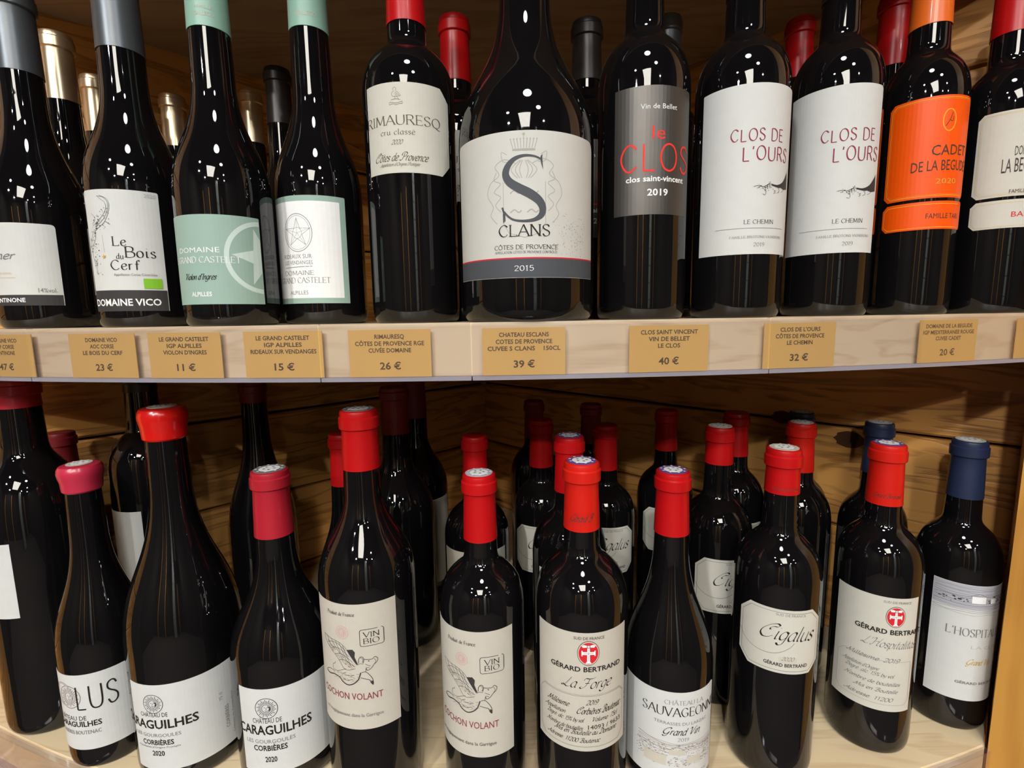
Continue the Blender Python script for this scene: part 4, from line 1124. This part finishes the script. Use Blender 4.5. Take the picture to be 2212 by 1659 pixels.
b = bottle((.014, .417), ZU, .053, .345, .133, .245, 'foil_black', .29, 'wide magnum bottle whose pale label carries one large letter S', UPG, 'burgundy', .0190, .0165, name='magnum_bottle')
a = Art()
E_ = 'emboss'
for s in (-1, 1):
    a.curve(E_, [(1 + s * 6, 78), (1 + s * 14, 81), (1 + s * 21, 77), (1 + s * 18, 71), (1 + s * 25, 66), (1 + s * 27.5, 58), (1 + s * 23, 50), (1 + s * 25, 44), (1 + s * 20, 38)], .55, 6)
    a.curve(E_, [(1 + s * 20, 73), (1 + s * 22, 68), (1 + s * 17, 65), (1 + s * 22, 60), (1 + s * 17, 56), (1 + s * 21, 51), (1 + s * 17, 46)], .55, 6)
    a.curve(E_, [(1 + s * 12, 84), (1 + s * 16, 86), (1 + s * 15, 80), (1 + s * 10, 79)], .45, 5)
    a.line(E_, [(1 + s * 15, 66), (1 + s * 15, 38), (1 + s * 11, 31), (1, 28)], .45)
    for q in (3, 6, 9): a.curve(E_, [(1 + s * q * .3, 80), (1 + s * q, 74), (1 + s * q * .5, 68)], .55, 5)
for k in range(-4, 5):
    a.line(E_, [(1 + k * 1.9, 88), (1 + k * 2.3, 93.5)], .55); a.disc(E_, 1 + k * 2.3, 94, .55, n=8)
a.line(E_, [(-7, 87), (9, 87)], 1.4); a.disc(E_, 1, 97, 1.0, n=10); a.line(E_, [(1, 93), (1, 97)], .5)
for rr in (58, 45):
    for s in (-6, 6): a.curve(E_, [(1 + s - 4, rr), (1 + s - 1, rr + 2), (1 + s + 2, rr), (1 + s + 4, rr + 1.5)], .9, 5)
rnd = random.Random(7)
for _ in range(150):
    x, y = rnd.gauss(38, 8), rnd.gauss(29, 9)
    if 22 < x < 56 and 15 < y < 48: a.disc('grey', x, y, rnd.uniform(.12, .36), rnd.uniform(.12, .5), 5)
a.rect('bandgrey', -63.9, .3, 63.9, 13.4); a.rect('crimson', -63.9, 13.4, 63.9, 14.3)
words(a, T('U5', ('S',)))
SS = [(868, 345, 15), (800, 318, 17), (700, 312, 24), (605, 345, 40), (540, 420, 64), (522, 500, 76), (560, 575, 82), (650, 640, 88), (760, 702, 92), (848, 772, 84), (884, 850, 76), (868, 925, 58), (800, 972, 34), (700, 985, 22), (600, 970, 18), (540, 928, 18), (502, 880, 16)]
def S_(x, y): return (.5 + (x - 697) * .0712, 38.4 + (998 - y) * .065)
a.swell('slate', [S_(x, y) + (w * .067,) for x, y, w in SS], 6)
a.poly('slate', [S_(*k) for k in ((868, 318), (886, 298), (884, 330), (862, 352))]); a.poly('slate', [S_(*k) for k in ((884, 330), (891, 456), (874, 400), (862, 340))])
a.poly('slate', [S_(*k) for k in ((472, 836), (492, 834), (512, 905), (498, 930))]); a.poly('slate', [S_(*k) for k in ((486, 900), (514, 900), (512, 975), (489, 998))])
paper(b, -4.7, 128.4, 31.3, 130.9, 'paper_pearl', (-4, -6, 0, 0), a, {'emboss': 'crest_emblem', 'bandgrey': 'label_band', 'crimson': 'label_line', 'grey': 'speckles'})

CLOS = dict(r=.0375, h=.302, zs=.182, zn=.2285, rn=.0158, rt=.0140)
def clos_label(b, az):
    a = Art(); words(a, T('U6')); paper(b, az, 68.3, 81.8, 176.7, 'paper_slate', (0, -2, 0, 0), a)
b = bottle((.113, .444), ZU, cap='foil_black', zc=.262, label='bottle with slate grey metallic label reading le Clos in red', group=UPG, **CLOS); clos_label(b, 3.3)

def ours_label(b, k, dx):
    a = Art(); words(a, T(k))
    for n_, p in BEAR.items():
        p = [(x + dx, y) for x, y in p]
        if n_ == 'body':
            for t in range(9):
                q = t / 8.0; a.curve('charcoal', [(14.8 + dx, 54.2 - .5 * q), (21 + dx, 53.8 - 1.2 * q), (28 + dx, 57 - 3.6 * q), (34 + dx, 64 - 7 * q)], .8 - .3 * q, 4)
        else: a.curve('charcoal', p, .3, 4)
    a.poly('charcoal', [(x + dx, y) for x, y in ((24, 54.5), (29, 57.6), (33.4, 63), (35.2, 67), (35.8, 60))]); a.poly('charcoal', [(x + dx, y) for x, y in ((22, 53.2), (24, 54.5), (35.8, 60), (36, 52.6), (30, 51.6))])
    rnd = random.Random(11)
    for _ in range(60): a.disc('charcoal', rnd.gauss(10, 4) + dx, rnd.gauss(52.3, 1.5), rnd.uniform(.1, .5), n=5)
    a.line('ink', [(-28.2 + dx * .8, 20.4), (31 + dx * .4, 20.4)], .22)
    w = P[k]; paper(b, w['az'], w['w'], w['z0'], w['z1'], 'paper_white', (-1, -3, 0, 0), a)
b = bottle((.199, .453), ZU, .0375, .303, .184, .2295, 'foil_black', .262, "bottle with tall white Clos de l'Ours label beside the slate grey label", UPG, rn=.0158, rt=.0140); ours_label(b, 'U7', 0)
b = bottle((.301, .489), ZU, .037, .318, .198, .2445, 'foil_black', .278, "bottle with tall white Clos de l'Ours label beside the orange label", UPG, rn=.0160, rt=.0142); ours_label(b, 'U8', 4)

def begude(b, az, w, paper_m, line_c, k, du, ink, low, low_c):
    p = P[k]; a = Art(); octagon(a, line_c, w, p['z1'] - p['z0'], 2.0, 4.0, .55); octagon(a, line_c, w, p['z1'] - p['z0'], 3.1, 4.0, .2)
    a.ring(line_c, 9.9 + du * .2, 65, 5.2, 9.0, .9, 24); a.curve('dark', [(7 + du * .2, 60), (10 + du * .2, 65), (12 + du * .2, 71)], .5); a.curve('dark', [(10 + du * .2, 65), (12.5 + du * .2, 64), (13 + du * .2, 68)], .4)
    for (t, f_, u, v_, wd, ch, col) in p['text']: a.write(t, f_, u + du, v_, wd, ch, ink if col == 'dark' else col)
    paper(b, az, w, p['z0'], p['z1'], paper_m, (4, 2, 3, 4), a)
    a = Art(); octagon(a, line_c, w, 23.5, 1.7, 3.5, .5); a.write(low, 'sans', 13 + du * .4, 9.2, 30, 4.4, low_c)
    paper(b, az, w, p['z0'] - 27.0, p['z0'] - 2.8, paper_m, (4, 2, 2, 4), a, name='lower_label')
b = bottle((.386, .494), ZU, .033, .316, .190, .2345, 'foil_orange', .256, 'bottle with orange label and orange capsule above the 20 euro card', UPG, rn=.0160, rt=.0142); begude(b, -19.7, 71.7, 'paper_orange', 'goldline', 'U9', 0, 'dark', 'FAMILLE TARI', 'dark')
b = bottle((.455, .486), ZU, .0325, .306, .180, .2215, 'foil_red', .2453, 'bottle with cream two-part label and red capsule next to the golden post', UPG, rn=.0155, rt=.0140); begude(b, -13.0, 68, 'paper_cream', 'tan', 'U10', -9.0, 'dark', 'BANDOL', 'crimson')

# ================= upper shelf, behind
for (x, y), h, lab, cap, cb in (((-.471, .566), .302, 'bottle with champagne foil capsule behind the plain white label', 'foil_gold', .235),
                                ((-.489, .637), .292, 'bottle with champagne foil capsule deepest against the left board wall', 'foil_gold', .228),
                                ((-.433, .690), .292, 'bottle with champagne foil capsule behind the Bois du Cerf bottle', 'foil_gold', .228),
                                ((-.345, .716), .307, 'bottle with champagne foil capsule behind the sage green label', 'foil_gold', .24),
                                ((-.277, .647), .302, 'bottle with black capsule between the two mint capsules, standing behind', 'foil_black', .238)):
    bottle((x, y), ZU, .036, h, .115, .215, cap, cb, lab, UBG, 'burgundy', .0150, .0133)
b = bottle((-.053, .552), ZU, cap='foil_red', zc=.2408, label='bottle with red capsule standing behind the Rimauresq label and the magnum', group=UBG, **RIM); rim_label(b, 8)
b = bottle((.083, .560), ZU, cap='foil_black', zc=.243, label='bottle with dark brown capsule standing behind the magnum and le Clos', group=UBG, **CLOS); clos_label(b, 14)
b = bottle((.176, .592), ZU, .0365, .322, .19, .235, 'foil_grey', .26, 'bottle with grey capsule half hidden behind the le Clos bottle', UBG)
b = bottle((.325, .600), ZU, .0365, .322, .19, .235, 'foil_red', .26, "bottle with red capsule just showing behind the two Clos de l'Ours bottles", UBG)
b = bottle((.415, .580), ZU, .0345, .335, .195, .240, 'foil_red', .262, 'bottle with red capsule standing behind the orange capsule', UBG, rt=.0140)

# ================= lower shelf, front
b = bottle((-.515, .515), ZL, .045, .374, .215, .2985, 'foil_crimson', .345, 'tall dark magnum with pinkish capsule at the left end of the lower shelf', LOG, 'bordeaux', .0190, .0175, name='magnum_bottle')
paper(b, -32, 76, 134.8, 213.4, 'paper_white')
b = bottle((-.418, .468), ZL, .0363, .295, .112, .235, 'wax_raspberry', .270, 'small bottle sealed in raspberry wax with white Solus label', LOG, 'burgundy', .0150, .0137, wax=True, disc='pale')
a = Art(); sun(a, 'sepia', -16.5, 55.5, 11.5); words(a, T('L1'))
paper(b, P['L1']['az'] - 8, P['L1']['w'] + 10, P['L1']['z0'], P['L1']['z1'], 'paper_white', (0, 0, 0, 0), Art.shift(a, 5), {'sepia': 'sun_emblem'})
def cara(b, k, sx, sy, R):
    a = Art(); sun(a, 'charcoal', sx, sy, R); words(a, T(k)); p = P[k]
    return a
b = bottle((-.329, .463), ZL, .050, .350, .128, .285, 'wax_red', .3212, 'magnum sealed in bright red wax with white Caraguilhes label', LOG, 'burgundy', .0175, .0160, wax=True, disc='pale', name='magnum_bottle')
a = cara(b, 'L2', -25, 67.5, 9.2)
side = Art()
for t, u, v_, w_, ch in (('CORBIÈRES', 0, 4, 24, 3.4), ('Château de Caraguilhes', 0, -1, 44, 1.6), ('Mis en bouteille au château', 0, -4, 44, 1.6), ('75 cl', 24, 9, 8, 3)): side.write(t, 'sans', u, v_, w_, ch, 'grey')
V_, F_ = side.ink['grey']; g = a._g('grey'); i0 = len(g[0]); g[0].extend([(41 - y_, 30 + x_) for x_, y_ in V_]); g[1].extend([tuple(i0 + q for q in f_) for f_ in F_])
paper(b, 25.0, 101.1, 17.6, 103.9, 'paper_white', (0, 0, 0, 0), a, {'charcoal': 'sun_emblem'})
b = bottle((-.226, .449), ZL, .046, .2935, .118, .222, 'foil_crimson', .2322, 'bottle with crimson foil capsule and white Caraguilhes label', LOG, 'burgundy', .0172, .0150, disc='grey')
a = cara(b, 'L3', -17.0, 64.5, 9.8)
paper(b, P['L3']['az'], P['L3']['w'], P['L3']['z0'], P['L3']['z1'], 'paper_white', (0, 0, 0, 0), a, {'charcoal': 'sun_emblem'})

COCHON = dict(r=.042, h=.353, zs=.200, zn=.281, rn=.0160, rt=.0145)
b = bottle((-.133, .425), ZL, cap='foil_red', zc=.3017, label='magnum with ivory flying pig label and red capsule', group=LOG, shape='slope', disc='grey', name='magnum_bottle', **COCHON)
a = Art(); sun(a, 'pinksun', -7.4, 88.6, 5.8); pig(a); stamp_box(a, 7.8, 27.4, 76.6, 91.4); words(a, T('L4'))
paper(b, -6.0, 78.3, 83.4, 197.4, 'paper_ivory', (0, 0, 0, 0), a, {'charcoal': 'pig_emblem', 'sepia': 'pig_shading', 'stamp': 'stamp_box', 'pinksun': 'sun_emblem'})
COCHON_BACK = dict(r=.046, h=.343, zs=.170, zn=.258, rn=.0182, rt=.0165)
PETIT = dict(r=.0375, h=.296, zs=.176, zn=.2195, rn=.0148, rt=.0131)
def petit_label(b, az):
    a = Art(); sun(a, 'pinksun', -5, 90, 5.6); pig(a, 1.02, 3.3, -.5); stamp_box(a, 11.2, 31.9, 78.6, 93.4); words(a, T('L5'))
    paper(b, az, 82.6, 55.4, 171.5, 'paper_ivory', (0, 0, 0, 0), a, {'charcoal': 'pig_emblem', 'sepia': 'pig_shading', 'stamp': 'stamp_box', 'pinksun': 'sun_emblem'})
b = bottle((-.030, .420), ZL, cap='foil_red', zc=.2381, label='ordinary sized bottle with ivory flying pig label', group=LOG, disc='mist', **PETIT); petit_label(b, -17.7)

FORGE = dict(r=.0405, h=.308, zs=.180, zn=.2305, rn=.0154, rt=.0136)
def forge_label(b, az):
    a = Art(); occitan_seal(a, 5.2, 88.6, 9.2, 10.8)
    a.line('grey', [(-35, 50.5), (35, 50.5), (39.5, 46), (39.5, 10), (34, 4.3), (-34, 4.3), (-39.5, 10), (-39.5, 46), (-35, 50.5)], .3); a.line('grey', [(-35, 51.6), (35, 51.6), (40.6, 46)], .2)
    words(a, T('L6')); paper(b, az, 86.0, 71.2, 177.3, 'paper_ivory', (0, 0, 0, 0), a, {'crimson': 'seal_emblem', 'pale': 'seal_emblem', 'white': 'seal_emblem', 'dark': 'seal_emblem'})
b = bottle((.058, .411), ZL, cap='foil_scarlet', zc=.2507, label='bottle labelled La Forge with round red cross seal and scarlet capsule', group=LOG, disc='purple',
           captext=[('Gérard B', 'script', 0, 9, 20, 6.5, 'dark')], **FORGE); forge_label(b, -6.9)

b = bottle((.142, .430), ZL, .0395, .2925, .112, .228, 'foil_red', .2362, 'sloping bottle with white Sauvageonne label and red capsule', LOG, 'burgundy', .0152, .0134, disc='purple')
a = Art(); rnd = random.Random(4)
for k in range(7):
    y0 = 39 - k * 1.5; a.curve('sepia', [(-24 + 12 * j, y0 + rnd.uniform(-1, 1) - j * .9 * (1 if j < 4 else .4)) for j in range(7)], .25, 4)
for _ in range(520):
    x, y = rnd.uniform(-26, 48), rnd.uniform(14, 38)
    if y < 36 - abs(x - 10) * .12: a.line('sepia', [(x, y), (x + rnd.uniform(.6, 2), y + rnd.uniform(-.4, .5))], rnd.uniform(.2, .6))
a.rect('pale', 4, 25, 18, 30); a.rect('pale', -18, 14, 2, 24); a.rect('pale', 20, 16, 34, 23)
for x in (-15, -11, -7, -3): a.rect('sepia', x, 17, x + 1.3, 21)
for x in (7, 11, 15): a.rect('sepia', x, 26, x + 1, 28)
a.line('sepia', [(4, 30), (11, 33), (18, 30)], .4); a.line('sepia', [(-19, 24), (3, 24)], .5); a.write('GRAND VIN DU LANGUEDOC', 'sans', 20, 4, 46, 2.4, 'grey')
words(a, T('L7')); paper(b, -19.6, 104.1, 21.4, 106.7, 'paper_white', (-3, -3, 0, 0), a, {'sepia': 'landscape_print', 'pale': 'landscape_print'})

CIG = dict(r=.0375, h=.308, zs=.182, zn=.232, rn=.0152, rt=.0134)
def cig_label(b, az):
    a = Art(); octagon(a, 'ink', 73.9, 60.4, 2.6, 8.5, .28)
    a.rect('pale', -1.2, 10.4, 13.8, 15.8); a.curve('ink', [(-36.5, 30), (-30, 22), (-18, 17.5), (-4, 18.5), (7, 25), (11, 30)], .3, 6)
    words(a, T('L8')); paper(b, az, 73.9, 110.7, 171.1, 'paper_cream', (10, 10, 10, 10), a)
b = bottle((.247, .443), ZL, cap='foil_red', zc=.2674, label='bottle with clipped corner Cigalus label beside the Sauvageonne bottle', group=LOG, disc='pale', captext=[('GÉRARD BERTRAND', 'sans', 4, 4, 24, 2.2, 'dark')], **CIG); cig_label(b, -19.5)

b = bottle((.362, .469), ZL, .0365, .3035, .178, .226, 'foil_scarlet', .2451, "bottle with cream seal label and scarlet capsule beside the navy capsule bottle", LOG, rn=.0152, rt=.0134, disc='purple', captext=[('Gérard Bertrand', 'script', 3, 8, 24, 4, 'dark')])
a = Art(); occitan_seal(a, 15.1, 97.5, 8.4, 10.6)
a.line('palegrey', [(-25, 52), (33, 52), (34, 48), (34, 12), (30, 7), (-26, 7), (-31, 12), (-31, 46), (-25, 52)], .5)
words(a, T('L9')); paper(b, -33.9, 73.4, 48.3, 164.5, 'paper_cream', (0, 0, 0, 0), a, {'crimson': 'seal_emblem', 'pale': 'seal_emblem', 'white': 'seal_emblem', 'dark': 'seal_emblem'})

HOSP = dict(r=.035, h=.299, zs=.170, zn=.2155, rn=.0150, rt=.0131)
def hosp_label(b, az):
    a = Art(); a.rect('mist', -34.6, 99, 34.6, 124.0); rnd = random.Random(9)
    for k in range(16):
        y0 = 122 - k * 1.9; a.curve('etch', [(-34 + 11.3 * j, y0 + rnd.uniform(-.8, .8)) for j in range(7)], rnd.choice((.2, .3, .5)), 4)
    for _ in range(40):
        x, y = rnd.uniform(-32, 30), rnd.gauss(109, 2.0); a.disc('charcoal', x, y, rnd.uniform(.5, 2.2), rnd.uniform(.3, .8), 7)
    a.rect('white', -4, 106, 8, 113); a.rect('white', 13, 106, 19, 111); a.line('etch', [(-5, 113), (2, 116), (9, 113)], .5)
    words(a, T('L10')); paper(b, az, 69.6, 35.5, 159.8, 'paper_white', (0, -2, 0, 0), a, {'etch': 'landscape_print', 'mist': 'landscape_print', 'charcoal': 'landscape_print', 'white': 'landscape_print'})
b = bottle((.464, .494), ZL, cap='foil_navy', zc=.2404, label="bottle with navy capsule and white L'Hospitalet label against the golden post", group=LOG, disc='pale', **HOSP); hosp_label(b, -13.4)

# ================= lower shelf, behind
b = bottle((-.465, .620), ZL, .042, .372, .245, .296, 'foil_black', .345, 'tall dark bottle with white label behind the raspberry wax bottle', LBG, rn=.0185, rt=.0170, name='magnum_bottle'); paper(b, -36, 80, 105, 203, 'paper_white', (0, 0, 0, 0))
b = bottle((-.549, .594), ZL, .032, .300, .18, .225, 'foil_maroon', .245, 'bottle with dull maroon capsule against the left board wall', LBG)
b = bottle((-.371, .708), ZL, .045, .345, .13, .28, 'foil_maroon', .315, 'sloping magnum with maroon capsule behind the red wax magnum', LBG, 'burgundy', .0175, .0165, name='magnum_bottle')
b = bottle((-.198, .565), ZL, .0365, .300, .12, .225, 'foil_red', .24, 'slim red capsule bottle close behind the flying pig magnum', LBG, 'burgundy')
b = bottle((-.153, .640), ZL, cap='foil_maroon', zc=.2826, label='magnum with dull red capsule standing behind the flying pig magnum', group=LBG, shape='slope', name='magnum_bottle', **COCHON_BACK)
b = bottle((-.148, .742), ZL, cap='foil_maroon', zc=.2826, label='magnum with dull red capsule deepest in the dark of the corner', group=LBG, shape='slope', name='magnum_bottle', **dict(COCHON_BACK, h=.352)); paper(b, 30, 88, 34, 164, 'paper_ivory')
b = bottle((-.044, .560), ZL, cap='foil_red', zc=.2381, label='flying pig bottle standing directly behind its ordinary sized twin', group=LBG, **PETIT); petit_label(b, -2)
b = bottle((.058, .502), ZL, cap='foil_red', zc=.2507, label='red capsule bottle close behind the La Forge bottle', group=LBG, disc='purple', **dict(FORGE, r=.039)); forge_label(b, 6)
b = bottle((.036, .625), ZL, cap='foil_red', zc=.24, label='cream labelled bottle with red capsule between the pig bottle and La Forge', group=LBG, **dict(CIG, r=.0365, h=.300, zs=.176, zn=.222)); cig_label(b, -4)
b = bottle((.118, .621), ZL, cap='foil_red', zc=.236, label='bottle with red capsule deep in the row behind La Forge', group=LBG, **dict(CIG, h=.2925, zs=.172, zn=.218)); cig_label(b, -5)
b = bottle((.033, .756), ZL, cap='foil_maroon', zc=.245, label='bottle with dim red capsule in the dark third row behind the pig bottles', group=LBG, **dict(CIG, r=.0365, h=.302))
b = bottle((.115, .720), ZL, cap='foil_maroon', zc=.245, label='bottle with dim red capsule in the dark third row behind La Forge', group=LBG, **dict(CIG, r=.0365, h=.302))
b = bottle((.212, .675), ZL, cap='foil_red', zc=.245, label='Cigalus bottle with shaded red capsule behind the Sauvageonne bottle', group=LBG, **dict(CIG, h=.300, zs=.176, zn=.222)); cig_label(b, -8)
b = bottle((.227, .535), ZL, cap='foil_red', zc=.2674, label='second Cigalus bottle, close behind the one beside Sauvageonne', group=LBG, disc='pale', **CIG); cig_label(b, 2.1)
b = bottle((.286, .626), ZL, cap='foil_red', zc=.250, label='third Cigalus bottle, its red capsule beside the board wall', group=LBG, **dict(CIG, r=.0365, h=.305)); cig_label(b, -6)
b = bottle((.339, .574), ZL, cap='foil_scarlet', zc=.2451, label='scarlet capsule bottle hiding a navy capsule behind it', group=LBG, disc='pale', **dict(CIG, r=.0360, h=.302))
b = bottle((.378, .641), ZL, cap='foil_navy', zc=.24, label='navy capsule bottle of which only the cap top shows', group=LBG, disc='pale', **dict(HOSP, h=.301)); hosp_label(b, -18)
b = bottle((.433, .577), ZL, cap='foil_navy', zc=.24, label='navy capsule bottle behind the cream seal label bottle', group=LBG, disc='pale', **dict(HOSP, h=.300)); hosp_label(b, -18)
